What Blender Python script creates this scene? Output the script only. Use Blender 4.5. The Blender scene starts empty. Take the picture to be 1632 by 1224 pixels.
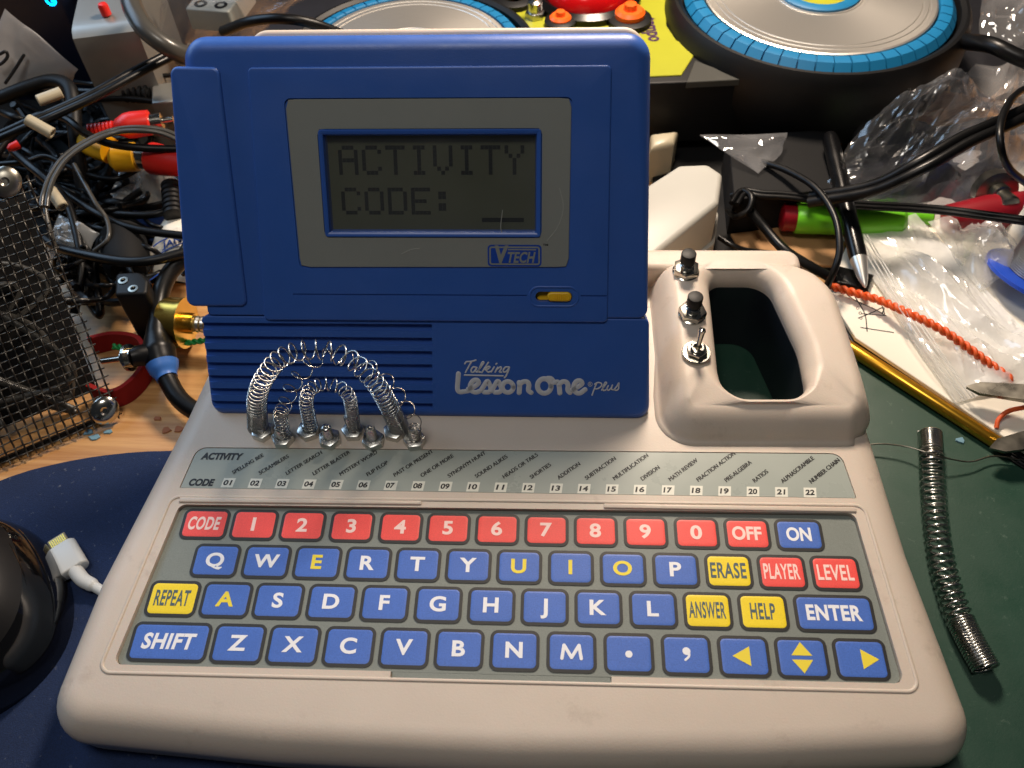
import bpy, bmesh, math, random
import numpy as np
from mathutils import Matrix, Vector, noise

# ------------------------------------------------------------------ frames, camera, light
S = 0.01                                   # lengths below are centimetres
TILT = math.radians(2.5)                   # the toy's deck slopes up towards its back
R3 = lambda rx, ry, rz: (Matrix.Rotation(rz, 3, 'Z') @ Matrix.Rotation(ry, 3, 'Y') @ Matrix.Rotation(rx, 3, 'X'))
DK = np.array(Matrix.Translation((0, 0, 2.85)) @ Matrix.Rotation(TILT, 4, 'X'))      # deck frame (x, y on the deck, z off it)
LID = math.radians(54.0)
LP0 = np.array((0, 9.8, 0.05))
LU = np.array((0, math.cos(LID), math.sin(LID))); LW = np.array((0, -math.sin(LID), math.cos(LID)))
LL = np.eye(4); LL[:3, 0] = (1, 0, 0); LL[:3, 1] = LU; LL[:3, 2] = LW; LL[:3, 3] = LP0
LF = DK @ LL                                                                        # lid frame (x, up the lid, off the lid)
I4 = np.eye(4)
FPX = 1385.0
CAMD = np.eye(4)
CAMD[:3, :3] = np.array(R3(*[math.radians(a) for a in (35.64793, 1.85099, 2.07594)]))
CAMD[:3, 3] = (2.9795, -8.9616, 28.6668)
CAMW = DK @ CAMD

scene = bpy.context.scene
cam = bpy.data.cameras.new('camera'); camo = bpy.data.objects.new('camera', cam)
scene.collection.objects.link(camo)
M = CAMW.copy(); M[:3, 3] *= S
camo.matrix_world = Matrix(M.tolist())
cam.sensor_fit = 'HORIZONTAL'; cam.sensor_width = 4.89; cam.lens = 4.89 * FPX / 1632
cam.clip_start = 0.01; cam.clip_end = 20
cam.dof.use_dof = True; cam.dof.focus_distance = 0.33; cam.dof.aperture_fstop = 2.4
scene.camera = camo
scene.cycles.use_denoising = True
scene.cycles.max_bounces = 10; scene.cycles.transparent_max_bounces = 24
scene.view_settings.view_transform = 'Standard'; scene.view_settings.look = 'None'
scene.view_settings.exposure = 0.0; scene.view_settings.gamma = 1.0
scene.view_settings.use_curve_mapping = False
w = bpy.data.worlds.new('World'); scene.world = w; w.use_nodes = True
w.node_tree.nodes['Background'].inputs[0].default_value = (0.75, 0.85, 1.0, 1)
w.node_tree.nodes['Background'].inputs[1].default_value = 0.022

def lamp(kind, name, pos, energy, color, target=None, **kw):
    l = bpy.data.lights.new(name, kind); l.energy = energy; l.color = color
    for k, v in kw.items(): setattr(l, k, v)
    o = bpy.data.objects.new(name, l); scene.collection.objects.link(o)
    o.location = Vector(pos) * S
    if target is not None:
        o.rotation_euler = (Vector(target) - Vector(pos)).to_track_quat('-Z', 'Y').to_euler()
    return o
# warm desk lamp behind the toy, a cool screen to the left, the weak warm room light in front
lamp('POINT', 'desk_lamp', (DK @ np.array((8.8, 42.5, 34.8, 1)))[:3], 12.2, (1.0, 0.825, 0.66), shadow_soft_size=0.042)
lamp('AREA', 'monitor_light', (-52, 40, 40), 1.8, (0.50, 0.72, 1.0), (-4, 10, 8), shape='RECTANGLE', size=0.45, size_y=0.28)
lamp('AREA', 'room_light', (-10, -6, 92), 2.1, (1.0, 0.94, 0.86), (0, 12, 0), shape='DISK', size=0.22)

def px_ray(px, py):
    d = CAMW[:3, :3] @ np.array([(px - 816) / FPX, -(py - 612) / FPX, -1.0])
    return CAMW[:3, 3], d
def at(px, py, z=0.0):                      # point on the horizontal plane z (world, cm)
    c, d = px_ray(px, py); return c + d * ((z - c[2]) / d[2])
def on_plane(px, py, F, w=0.0, ax=2):       # point on the plane local[ax] = w of frame F, in F's coordinates
    c, d = px_ray(px, py); Fi = np.linalg.inv(F)
    c2 = (Fi @ np.append(c, 1))[:3]; d2 = Fi[:3, :3] @ d
    return c2 + d2 * ((w - c2[ax]) / d2[ax])
dk = lambda px, py, z=0.0: on_plane(px, py, DK, z)
dky = lambda px, py, y: on_plane(px, py, DK, y, 1)
lid = lambda px, py, w=0.0: on_plane(px, py, LF, w)

# ------------------------------------------------------------------ materials
def lin(r, g, b):
    f = lambda c: (c / 255 / 12.92) if c <= 10.3 else ((c / 255 + 0.055) / 1.055) ** 2.4
    return (f(r), f(g), f(b), 1)
MATS = {}
def pm(name, col, rough=0.5, metal=0.0, var=0.0, vscale=60, bump=0.0, bscale=900, rvar=0.0, coat=0.0, spec=0.5, sss=0.0, fine=0.0, wear=None):
    m = bpy.data.materials.new(name); m.use_nodes = True; MATS[name] = m
    nt = m.node_tree; N = nt.nodes; L = nt.links; b = N['Principled BSDF']
    b.inputs['Base Color'].default_value = col; b.inputs['Roughness'].default_value = rough
    b.inputs['Metallic'].default_value = metal; b.inputs['Coat Weight'].default_value = coat
    b.inputs['Specular IOR Level'].default_value = spec
    if sss: b.inputs['Subsurface Weight'].default_value = sss; b.inputs['Subsurface Scale'].default_value = 0.003
    tc = N.new('ShaderNodeTexCoord')
    def noi(sc, det=4, ro=.55):
        n = N.new('ShaderNodeTexNoise'); n.inputs['Scale'].default_value = sc; n.inputs['Detail'].default_value = det
        n.inputs['Roughness'].default_value = ro; L.new(tc.outputs['Object'], n.inputs['Vector']); return n
    src = None
    def mixv(amount, sc, det, prev):
        n = noi(sc, det)
        mr = N.new('ShaderNodeMapRange'); mr.inputs[1].default_value = .25; mr.inputs[2].default_value = .75
        mr.inputs[3].default_value = 1 - amount; mr.inputs[4].default_value = 1 + amount
        L.new(n.outputs[0], mr.inputs[0])
        mx = N.new('ShaderNodeMix'); mx.data_type = 'RGBA'; mx.blend_type = 'MULTIPLY'; mx.inputs[0].default_value = 1
        if prev is None: mx.inputs[6].default_value = col
        else: L.new(prev, mx.inputs[6])
        L.new(mr.outputs[0], mx.inputs[7]); return mx.outputs[2]
    if var: src = mixv(var, vscale, 5, src)
    if fine: src = mixv(fine, 2600, 2, src)
    if wear:                                # dirt blotches: (colour, scale, threshold, amount)
        n = noi(wear[1], 8, .7)
        mr = N.new('ShaderNodeMapRange'); mr.inputs[1].default_value = wear[2]; mr.inputs[2].default_value = wear[2] + .12
        mr.inputs[4].default_value = wear[3]; L.new(n.outputs[0], mr.inputs[0])
        mx = N.new('ShaderNodeMix'); mx.data_type = 'RGBA'
        L.new(mr.outputs[0], mx.inputs[0])
        if src is None: mx.inputs[6].default_value = col
        else: L.new(src, mx.inputs[6])
        mx.inputs[7].default_value = wear[0]; src = mx.outputs[2]
    if src is not None: L.new(src, b.inputs['Base Color'])
    if rvar:
        n = noi(45, 6, .65); mr = N.new('ShaderNodeMapRange'); mr.inputs[1].default_value = .3; mr.inputs[2].default_value = .7
        mr.inputs[3].default_value = max(.02, rough - rvar); mr.inputs[4].default_value = min(1, rough + rvar)
        L.new(n.outputs[0], mr.inputs[0]); L.new(mr.outputs[0], b.inputs['Roughness'])
    if bump:
        n = noi(bscale, 3); bp = N.new('ShaderNodeBump'); bp.inputs['Strength'].default_value = bump; bp.inputs['Distance'].default_value = 0.0004
        L.new(n.outputs[0], bp.inputs['Height']); L.new(bp.outputs[0], b.inputs['Normal'])
    return m
def film(name, col, rough=0.12, diff=0.15, gl=.07):      # clear plastic film
    m = bpy.data.materials.new(name); m.use_nodes = True; nt = m.node_tree; N = nt.nodes; L = nt.links
    N.remove(N['Principled BSDF']); out = N['Material Output']
    t = N.new('ShaderNodeBsdfTransparent'); t.inputs[0].default_value = col
    g = N.new('ShaderNodeBsdfGlossy'); g.inputs['Roughness'].default_value = rough; g.inputs[0].default_value = (1, 1, 1, 1)
    d = N.new('ShaderNodeBsdfDiffuse'); d.inputs[0].default_value = col
    tl = N.new('ShaderNodeBsdfTranslucent'); tl.inputs[0].default_value = col
    lw0 = N.new('ShaderNodeLayerWeight'); lw0.inputs[0].default_value = .5
    pw = N.new('ShaderNodeMath'); pw.operation = 'POWER'; pw.inputs[1].default_value = 3.0; L.new(lw0.outputs['Facing'], pw.inputs[0])
    lw = N.new('ShaderNodeMapRange'); lw.inputs[3].default_value = gl; lw.inputs[4].default_value = .55; L.new(pw.outputs[0], lw.inputs[0])
    dd = N.new('ShaderNodeMixShader'); dd.inputs[0].default_value = .4; L.new(d.outputs[0], dd.inputs[1]); L.new(tl.outputs[0], dd.inputs[2])
    tc = N.new('ShaderNodeTexCoord'); n = N.new('ShaderNodeTexNoise'); n.inputs['Scale'].default_value = 40; n.inputs['Detail'].default_value = 5
    L.new(tc.outputs['Object'], n.inputs['Vector'])
    mr = N.new('ShaderNodeMapRange'); mr.inputs[1].default_value = .3; mr.inputs[2].default_value = .7
    mr.inputs[3].default_value = diff * .5; mr.inputs[4].default_value = diff * 1.5; L.new(n.outputs[0], mr.inputs[0])
    a = N.new('ShaderNodeMixShader'); L.new(mr.outputs[0], a.inputs[0]); L.new(t.outputs[0], a.inputs[1]); L.new(dd.outputs[0], a.inputs[2])
    c = N.new('ShaderNodeMixShader'); L.new(lw.outputs[0], c.inputs[0]); L.new(a.outputs[0], c.inputs[1]); L.new(g.outputs[0], c.inputs[2])
    L.new(c.outputs[0], out.inputs[0]); MATS[name] = m; return m
def glow(name, col, s):
    m = bpy.data.materials.new(name); m.use_nodes = True; b = m.node_tree.nodes['Principled BSDF']
    b.inputs['Base Color'].default_value = (0, 0, 0, 1); b.inputs['Emission Color'].default_value = col; b.inputs['Emission Strength'].default_value = s
    MATS[name] = m; return m
def wood(name):
    m = pm(name, lin(205, 155, 100), .38, rvar=.08); nt = m.node_tree; N = nt.nodes; L = nt.links; b = N['Principled BSDF']
    tc = N.new('ShaderNodeTexCoord'); mp = N.new('ShaderNodeMapping'); mp.inputs['Scale'].default_value = (9, 130, 9); mp.inputs['Rotation'].default_value = (0, 0, .18)
    L.new(tc.outputs['Object'], mp.inputs[0])
    n = N.new('ShaderNodeTexNoise'); n.inputs['Scale'].default_value = 1.6; n.inputs['Detail'].default_value = 9; n.inputs['Roughness'].default_value = .65; n.inputs['Distortion'].default_value = .6
    L.new(mp.outputs[0], n.inputs['Vector'])
    r = N.new('ShaderNodeValToRGB'); r.color_ramp.elements[0].position = .3; r.color_ramp.elements[0].color = lin(168, 116, 66)
    r.color_ramp.elements[1].position = .68; r.color_ramp.elements[1].color = lin(214, 168, 112); L.new(n.outputs[0], r.inputs[0])
    L.new(r.outputs[0], b.inputs['Base Color']); return m

wood('wood')
pm('cream_plastic', lin(204, 190, 176), .46, var=.05, vscale=25, fine=.03, bump=.12, bscale=1500, rvar=.06, sss=.08, wear=(lin(128, 108, 92), 60, .585, .25))
pm('cream_dark', lin(178, 160, 142), .5, bump=.1, bscale=1500)
pm('blue_plastic', lin(50, 92, 172), .42, var=.06, wear=(lin(96, 120, 180), 260, .70, .35), vscale=30, bump=.10, bscale=1700, rvar=.09)
pm('blue_lip', lin(48, 90, 172), .35, bump=.05)
pm('bezel_grey', lin(132, 135, 130), .42, var=.03, vscale=40, bump=.05, bscale=1500)
pm('lcd_back', lin(92, 95, 77), .3, var=.05, vscale=30)
pm('lcd_ink', lin(26, 30, 28), .4)
pm('logo_blue', lin(24, 66, 160), .4)
pm('print_grey', lin(196, 198, 204), .5)
pm('print_black', lin(22, 22, 24), .5)
pm('switch_yellow', lin(226, 178, 28), .4, bump=.04)
pm('panel_grey', lin(122, 128, 122), .5, var=.05, vscale=35, fine=.12, bump=.16, bscale=2600)
pm('strip_grey', lin(160, 167, 160), .33, var=.05, vscale=35, rvar=.08)
pm('box_white', lin(222, 222, 210), .4)
pm('key_border', lin(36, 36, 36), .5, fine=.25, bump=.14, bscale=2600)
pm('key_blue', lin(66, 106, 190), .46, var=.05, vscale=90, fine=.16, bump=.16, bscale=2600)
pm('key_red', lin(240, 80, 74), .46, var=.03, vscale=90, fine=.10, bump=.16, bscale=2600)
pm('key_yellow', lin(240, 212, 30), .46, var=.05, vscale=90, fine=.08, bump=.16, bscale=2600)
pm('ink_white', lin(236, 236, 240), .5); pm('ink_pink', lin(250, 214, 206), .5)
pm('ink_yellow', lin(236, 214, 60), .5); pm('ink_teal', lin(72, 92, 98), .5)
pm('steel', lin(200, 200, 196), .26, 1.0, var=.08, vscale=300, rvar=.1)
pm('bright_steel', lin(196, 192, 182), .18, 1.0)
pm('old_steel', lin(150, 146, 136), .34, 1.0, var=.2, vscale=200, rvar=.12)
pm('satin_steel', lin(214, 212, 206), .36, .85)
pm('dark_trim', lin(84, 84, 80), .4, .6)
pm('scuff_grey', lin(146, 148, 142), .6)
pm('mesh_steel', lin(104, 100, 94), .36, 1.0, var=.2, vscale=200)
pm('lead_white', lin(226, 226, 222), .4)
pm('brass', lin(214, 176, 84), .26, 1.0, var=.1, vscale=150)
pm('black_gloss', lin(12, 12, 13), .25, spec=.3, rvar=.08)
pm('black_plastic', lin(13, 13, 14), .5, spec=.3, bump=.08, bscale=1200)
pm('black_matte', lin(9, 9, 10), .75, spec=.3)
pm('cable_black', lin(11, 11, 12), .36, spec=.3, rvar=.08)
pm('cable_grey', lin(66, 64, 60), .3)
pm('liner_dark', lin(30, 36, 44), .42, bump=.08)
pm('red_rubber', lin(206, 36, 28), .38); pm('yellow_rubber', lin(222, 164, 20), .4)
pm('white_plastic', lin(176, 174, 166), .4, var=.03, vscale=40, bump=.05)
pm('ivory_plastic', lin(176, 166, 142), .4)
pm('blue_tape', lin(58, 112, 190), .45); pm('red_felt', lin(150, 22, 20), .95, bump=.5, bscale=1800)
pm('green_plastic', lin(110, 200, 36), .35); pm('green_wire', lin(34, 150, 74), .4)
pm('orange_wire', lin(222, 92, 40), .4); pm('red_handle', lin(130, 16, 28), .35)
pm('paper', lin(232, 226, 212), .8, var=.03, vscale=20, bump=.1, bscale=200)
pm('grey_paper', lin(176, 176, 178), .55, var=.08, vscale=30, bump=.2, bscale=150)
pm('gold_paint', lin(214, 162, 52), .28, .9)
pm('card_brown', lin(170, 128, 84), .75, var=.06)
pm('mouse_mat_blue', lin(25, 44, 82), .95, var=.2, vscale=22, fine=.45, bump=.7, bscale=2200, wear=(lin(150, 155, 165), 330, .615, .6))
pm('cutting_green', lin(24, 62, 48), .5, var=.12, vscale=22, fine=.08, bump=.12, bscale=1500, rvar=.12, wear=(lin(120, 140, 128), 210, .61, .35))
pm('navy_shell', lin(14, 20, 40), .35); pm('grey_metal', lin(150, 150, 146), .38, .6, var=.06, bump=.05)
pm('cyan_rubber', lin(18, 104, 150), .45, var=.04); pm('toy_yellow', lin(158, 158, 42), .35, var=.04)
pm('dome_red', lin(170, 12, 16), .18); pm('toy_orange', lin(236, 92, 20), .4)
pm('print_purple', lin(60, 20, 70), .5); pm('lime_ink', lin(120, 160, 60), .5)
pm('dusty_dark', lin(22, 22, 28), .6, var=.4, vscale=40, bump=.4, bscale=200)
pm('pcb_blue', lin(20, 44, 92), .45, var=.1); pm('pcb_red', lin(150, 40, 28), .45)
pm('spool_blue', lin(32, 72, 180), .35); pm('solder', lin(190, 192, 196), .3, 1.0)
pm('chip_blue', lin(110, 150, 170), .6); pm('crumb', lin(170, 110, 80), .8)
pm('mouse_shell', lin(16, 16, 18), .42, bump=.06, bscale=1500); pm('mouse_gloss', lin(12, 12, 14), .08, coat=.6)
pm('shirt_blue', lin(40, 80, 170), .6)
def disc_metal():
    m = pm('disc_silver', lin(205, 200, 192), .36, .8); nt = m.node_tree; N = nt.nodes; L = nt.links; b = N['Principled BSDF']
    tc = N.new('ShaderNodeTexCoord'); wv = N.new('ShaderNodeTexWave'); wv.wave_type = 'RINGS'; wv.rings_direction = 'Z'
    wv.inputs['Scale'].default_value = 420; L.new(tc.outputs['Object'], wv.inputs[0])
    bp = N.new('ShaderNodeBump'); bp.inputs['Strength'].default_value = .25; bp.inputs['Distance'].default_value = .0002
    L.new(wv.outputs['Fac'], bp.inputs['Height']); L.new(bp.outputs[0], b.inputs['Normal'])
    b.inputs['Anisotropic'].default_value = .5
disc_metal()
film('clear_film', (.96, .96, .97, 1), diff=.10, rough=.06)
film('milky_film', (.97, .97, .95, 1), diff=.30, rough=.18)
film('white_film', (.98, .98, .97, 1), diff=.52, rough=.16)
film('dim_film', (.86, .87, .90, 1), diff=.035, rough=.16)
film('lcd_glass', (.95, .95, .95, 1), diff=.02, rough=.06)
glow('cyan_glow', (.0, .45, 1, 1), 6.0)

# ------------------------------------------------------------------ mesh helpers
class MB:
    def __init__(s): s.v = []; s.f = []; s.m = []
    def add(s, V, F, m=0, T=None):
        V = np.asarray(V, float).reshape(-1, 3)
        if T is not None: V = V @ np.asarray(T)[:3, :3].T + np.asarray(T)[:3, 3]
        n = len(s.v); s.v.extend(map(tuple, V)); s.f.extend([tuple(i + n for i in f) for f in F]); s.m.extend([m] * len(F)); return s
WLOC = {}
def build(mb, name, mats, parent=None, F=I4, sharp=32, origin=None):
    V = np.array(mb.v); V = V @ F[:3, :3].T + F[:3, 3]
    if parent is None:
        o0 = np.array(origin) if origin is not None else np.array([(V[:, 0].min() + V[:, 0].max()) / 2, (V[:, 1].min() + V[:, 1].max()) / 2, V[:, 2].min()])
    else: o0 = WLOC[parent.name]
    me = bpy.data.meshes.new(name); me.from_pydata(((V - o0) * S).tolist(), [], mb.f)
    for m in (mats if isinstance(mats, (list, tuple)) else [mats]): me.materials.append(MATS[m])
    me.polygons.foreach_set('material_index', mb.m)
    me.update(); smooth(me, sharp)
    o = bpy.data.objects.new(name, me); scene.collection.objects.link(o)
    if parent is not None: o.parent = parent
    else: o.location = Vector(o0.tolist()) * S
    WLOC[o.name] = o0; return o
def smooth(me, sharp):
    me.polygons.foreach_set('use_smooth', [True] * len(me.polygons)); me.set_sharp_from_angle(angle=math.radians(sharp))
def tag(o, label=None, cat=None, group=None, kind=None):
    for k, v in (('label', label), ('category', cat), ('group', group), ('kind', kind)):
        if v: o[k] = v
    return o
def thing(name, loc, label, cat, group=None):
    o = bpy.data.objects.new(name, None); scene.collection.objects.link(o); o.empty_display_size = .02
    o.location = Vector(list(loc)) * S; WLOC[o.name] = np.array(loc, float); return tag(o, label, cat, group)
def cut(o, mb, F, sharp=32):
    c = build(mb, 'cutter', 'black_matte', F=F)
    bpy.context.view_layer.update()
    md = o.modifiers.new('b', 'BOOLEAN'); md.operation = 'DIFFERENCE'; md.solver = 'EXACT'; md.object = c
    dg = bpy.context.evaluated_depsgraph_get(); me = bpy.data.meshes.new_from_object(o.evaluated_get(dg))
    old = o.data; o.modifiers.clear(); n = old.name; o.data = me; bpy.data.meshes.remove(old); me.name = n
    bpy.data.objects.remove(c); smooth(me, sharp)
def rpoly(pts, r, n=5):
    pts = [np.array(p[:2], float) for p in pts]; N = len(pts); out = []
    rs = r if isinstance(r, (list, tuple)) else [r] * N
    for i in range(N):
        p, a, b = pts[i], pts[i - 1], pts[(i + 1) % N]
        d0 = (a - p); d1 = (b - p); l0 = np.linalg.norm(d0); l1 = np.linalg.norm(d1); d0 /= l0; d1 /= l1
        ang = math.acos(max(-1, min(1, d0 @ d1)))
        if rs[i] <= 0 or ang > math.pi - .001: out += [p] * (1 if rs[i] <= 0 else 1); continue
        t = min(rs[i] / math.tan(ang / 2), l0 * .49, l1 * .49); rr = t * math.tan(ang / 2)
        bis = d0 + d1; bis /= np.linalg.norm(bis); c = p + bis * (rr / math.sin(ang / 2))
        s = p + d0 * t - c; e = p + d1 * t - c
        a0 = math.atan2(s[1], s[0]); a1 = math.atan2(e[1], e[0]); da = (a1 - a0 + math.pi) % (2 * math.pi) - math.pi
        for k in range(n + 1): out.append(c + rr * np.array([math.cos(a0 + da * k / n), math.sin(a0 + da * k / n)]))
    return np.array(out)
def area2(P): x, y = P[:, 0], P[:, 1]; return (x * np.roll(y, -1) - np.roll(x, -1) * y).sum()
def inset(P, d):
    if np.isscalar(d) and abs(d) < 1e-9: return P.copy()
    s = 1 if area2(P) > 0 else -1
    e0 = P - np.roll(P, 1, 0); e1 = np.roll(P, -1, 0) - P
    n0 = np.stack([-e0[:, 1], e0[:, 0]], 1); n1 = np.stack([-e1[:, 1], e1[:, 0]], 1)
    n0 /= np.linalg.norm(n0, axis=1)[:, None] + 1e-12; n1 /= np.linalg.norm(n1, axis=1)[:, None] + 1e-12
    m = n0 + n1; m /= (np.linalg.norm(m, axis=1)[:, None] + 1e-12); c = np.clip((m * n0).sum(1), .4, 1)
    return P + s * m * (d / c)[:, None]
def ring(P, z): 
    z = np.full(len(P), z) if np.isscalar(z) else z
    return np.column_stack([P[:, :2], z])
def loft(rings, cap0=True, cap1=True, closed=True):
    n = len(rings[0]); V = np.vstack(rings); F = []
    for k in range(len(rings) - 1):
        for i in range(n if closed else n - 1):
            j = (i + 1) % n; F.append((k * n + i, k * n + j, (k + 1) * n + j, (k + 1) * n + i))
    if cap0: F.append(tuple(range(n - 1, -1, -1)))
    if cap1: F.append(tuple((len(rings) - 1) * n + i for i in range(n)))
    return V, F
def slab(P, z0, z1, bev=.1, nb=4, low=0.0):
    P = np.asarray(P)
    if area2(P) < 0: P = P[::-1]
    R = []
    if low:
        for k in range(nb + 1):
            a = math.pi / 2 * k / nb; R.append(ring(inset(P, low * (1 - math.sin(a))), z0 + low * (1 - math.cos(a))))
    else: R.append(ring(P, z0))
    if np.any(bev):
        for k in range(nb + 1):
            a = math.pi / 2 * k / nb; R.append(ring(inset(P, bev * (1 - math.cos(a))), z1 - bev + bev * math.sin(a)))
    else: R.append(ring(P, z1))
    return loft(R)
def rect(x0, x1, y0, y1, r=0, n=5):
    return rpoly([(x0, y0), (x1, y0), (x1, y1), (x0, y1)], r, n) if r else np.array([(x0, y0), (x1, y0), (x1, y1), (x0, y1)], float)
def circ(cx, cy, r, n=32, a0=0): return np.array([(cx + r * math.cos(a0 + 2 * math.pi * k / n), cy + r * math.sin(a0 + 2 * math.pi * k / n)) for k in range(n)])
def box(x0, x1, y0, y1, z0, z1): return slab(rect(x0, x1, y0, y1), z0, z1, 0)
def lathe(prof, n=32, T=None):              # profile [(r, z)] about z
    R = [ring(circ(0, 0, max(r, 1e-4), n), z) for r, z in prof]
    return loft(R)
def frame_to(p, d, up=(0, 0, 1)):
    d = np.array(d, float); d /= np.linalg.norm(d); up = np.array(up, float)
    if abs(d @ up) > .98: up = np.array((0, 1, 0.))
    x = np.cross(up, d); x /= np.linalg.norm(x); y = np.cross(d, x)
    T = np.eye(4); T[:3, 0] = x; T[:3, 1] = y; T[:3, 2] = d; T[:3, 3] = p; return T
def crv(P, n=60, closed=False):             # Catmull-Rom through the points, evenly resampled
    P = np.array(P, float)
    if closed: Q = np.vstack([P[-1], P, P[0], P[1]])
    else: Q = np.vstack([2 * P[0] - P[1], P, 2 * P[-1] - P[-2]])
    out = []
    for i in range(len(Q) - 3):
        p0, p1, p2, p3 = Q[i:i + 4]
        for t in np.linspace(0, 1, 16, endpoint=False):
            out.append(.5 * ((2 * p1) + (p2 - p0) * t + (2 * p0 - 5 * p1 + 4 * p2 - p3) * t * t + (3 * p1 - p0 - 3 * p2 + p3) * t ** 3))
    out.append(Q[-2]); out = np.array(out)
    s = np.r_[0, np.cumsum(np.linalg.norm(np.diff(out, axis=0), axis=1))]; q = np.linspace(0, s[-1], n)
    return np.stack([np.interp(q, s, out[:, k]) for k in range(P.shape[1])], 1)
def frames(P):
    T = np.gradient(P, axis=0); T /= np.linalg.norm(T, axis=1)[:, None] + 1e-12
    u = np.cross(T[0], (0, 0, 1.)); 
    if np.linalg.norm(u) < .1: u = np.cross(T[0], (0, 1., 0))
    u /= np.linalg.norm(u); U = []
    for t in T:
        u = u - t * (u @ t); u /= np.linalg.norm(u); U.append(u.copy())
    U = np.array(U); return T, U, np.cross(T, U)
def tube(P, r, sides=8, caps=True):
    P = np.asarray(P, float); T, U, B = frames(P); n = len(P); r = np.full(n, r) if np.isscalar(r) else np.asarray(r)
    a = np.linspace(0, 2 * math.pi, sides, endpoint=False)
    R = [P[i] + r[i] * (np.cos(a)[:, None] * U[i] + np.sin(a)[:, None] * B[i]) for i in range(n)]
    return loft(R, caps, caps)
def helix(P, radius, pitch, wire, n=4000, seg=15, sides=5, phase=0):
    P = crv(P, n); T, U, B = frames(P); s = np.linspace(0, 1, n)
    L = np.linalg.norm(np.diff(P, axis=0), axis=1).sum()
    pi = np.array([pitch(t) for t in s]); ph = phase + np.r_[0, np.cumsum(2 * math.pi / pi[1:] * (L / (n - 1)))]
    m = int(ph[-1] / (2 * math.pi) * seg); q = np.linspace(ph[0], ph[-1], m)
    idx = lambda A: np.stack([np.interp(q, ph, A[:, k]) for k in range(3)], 1)
    rr = np.array([radius(t) for t in np.interp(q, ph, s)])[:, None]
    H = idx(P) + rr * (np.cos(q)[:, None] * idx(U) + np.sin(q)[:, None] * idx(B))
    return tube(H, wire, sides)
def text2(s, size=1, weight=0.0, shear=0.0, xs=1.0, align='CENTER', spacing=1.0):
    c = bpy.data.curves.new('t', 'FONT'); c.body = s; c.size = 1; c.offset = weight; c.shear = shear; c.align_x = align; c.space_character = spacing
    c.dimensions = '2D'; c.fill_mode = 'FRONT'; c.resolution_u = 5
    o = bpy.data.objects.new('t', c); scene.collection.objects.link(o); bpy.context.view_layer.update()
    me = bpy.data.meshes.new_from_object(o.evaluated_get(bpy.context.evaluated_depsgraph_get()))
    V = np.array([v.co for v in me.vertices]).reshape(-1, 3); F = [tuple(p.vertices) for p in me.polygons]; nz = [p.normal.z for p in me.polygons]
    F = [f if z > 0 else f[::-1] for f, z in zip(F, nz)]
    bpy.data.objects.remove(o); bpy.data.curves.remove(c); bpy.data.meshes.remove(me)
    h = CAP; V = V / h * size; V[:, 0] *= xs; V[:, 1] -= 0; V[:, 2] = 0
    return V, F
CAP = 1.0
_v, _f = text2('H'); CAP = _v[:, 1].max() - _v[:, 1].min()       # cap height of the built-in font
def fit_text(s, w, h, weight=.025, shear=0.0, spacing=1.0):       # centred, scaled to width w (if given) and cap height h
    V, F = text2(s, h, weight, shear, 1.0, 'CENTER', spacing)
    x0, x1 = V[:, 0].min(), V[:, 0].max(); V[:, 0] -= (x0 + x1) / 2
    if w: V[:, 0] *= w / (x1 - x0)
    V[:, 1] -= h / 2; return V, F
def stroke(P, wd, z=0.0, hgt=.012, n=40):                          # a flat rounded pen stroke in the local xy plane
    P = crv(P, n) if len(P) > 2 else np.array(P, float)
    P = np.column_stack([P[:, :2], np.full(len(P), z)]); n = len(P)
    d = np.gradient(P[:, :2], axis=0); d /= np.linalg.norm(d, axis=1)[:, None] + 1e-9; nn = np.stack([-d[:, 1], d[:, 0]], 1)
    V = []; F = []; r = wd / 2
    prof = [(-1, 0), (-.92, 1), (.92, 1), (1, 0)]
    pts = [(P[0, :2] - d[0] * r * math.sin(a), r * math.cos(a)) for a in np.linspace(math.pi / 2 * .97, 0, 5)]
    pts = [(p, w_, nn[0]) for p, w_ in pts] + [(P[i, :2], r, nn[i]) for i in range(1, n - 1)] + [(P[-1, :2] + d[-1] * r * math.sin(a), r * math.cos(a), nn[-1]) for a in np.linspace(0, math.pi / 2 * .97, 5)]
    R = []
    for p, w_, nv in pts: R.append(np.array([[p[0] + nv[0] * w_ * a, p[1] + nv[1] * w_ * a, z + hgt * b] for a, b in prof]))
    V, F = loft(R, False, False, closed=False); return V, [f[::-1] for f in F]
def hexa(r, z0, z1, bev=.05): return slab(circ(0, 0, r, 6, .3), z0, z1, bev, 2)
def trans(x, y, z): T = np.eye(4); T[:3, 3] = (x, y, z); return T
def rz(a): T = np.eye(4); T[0, 0] = T[1, 1] = math.cos(a); T[0, 1] = -math.sin(a); T[1, 0] = math.sin(a); return T
def folds(seed, k=14, amp=.3):
    rnd = random.Random(seed); fs = []
    for _ in range(k):
        a = rnd.uniform(0, 2 * math.pi); fs.append((math.cos(a), math.sin(a), rnd.uniform(-.5, .5), rnd.uniform(-1, 1) * amp, rnd.uniform(.08, .4)))
    cr = []
    for _ in range(k * 2):                  # short sharp creases
        a = rnd.uniform(0, 2 * math.pi); cr.append((math.cos(a), math.sin(a), rnd.uniform(0, 1), rnd.uniform(0, 1), rnd.uniform(.06, .22), rnd.uniform(.012, .035), rnd.uniform(.15, .4) * amp))
    def f(u, v):
        h = 0
        for c, s_, o, a, w_ in fs:
            t = abs((u - .5) * c + (v - .5) * s_ - o) / w_
            h += a * max(0, 1 - t)
        for c, s_, x, y, ln, w_, a in cr:
            al = abs((u - x) * -s_ + (v - y) * c) / ln; t = abs((u - x) * c + (v - y) * s_) / w_
            if al < 1 and t < 1: h += a * (1 - t) * (1 - al)
        return h
    return f
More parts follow.
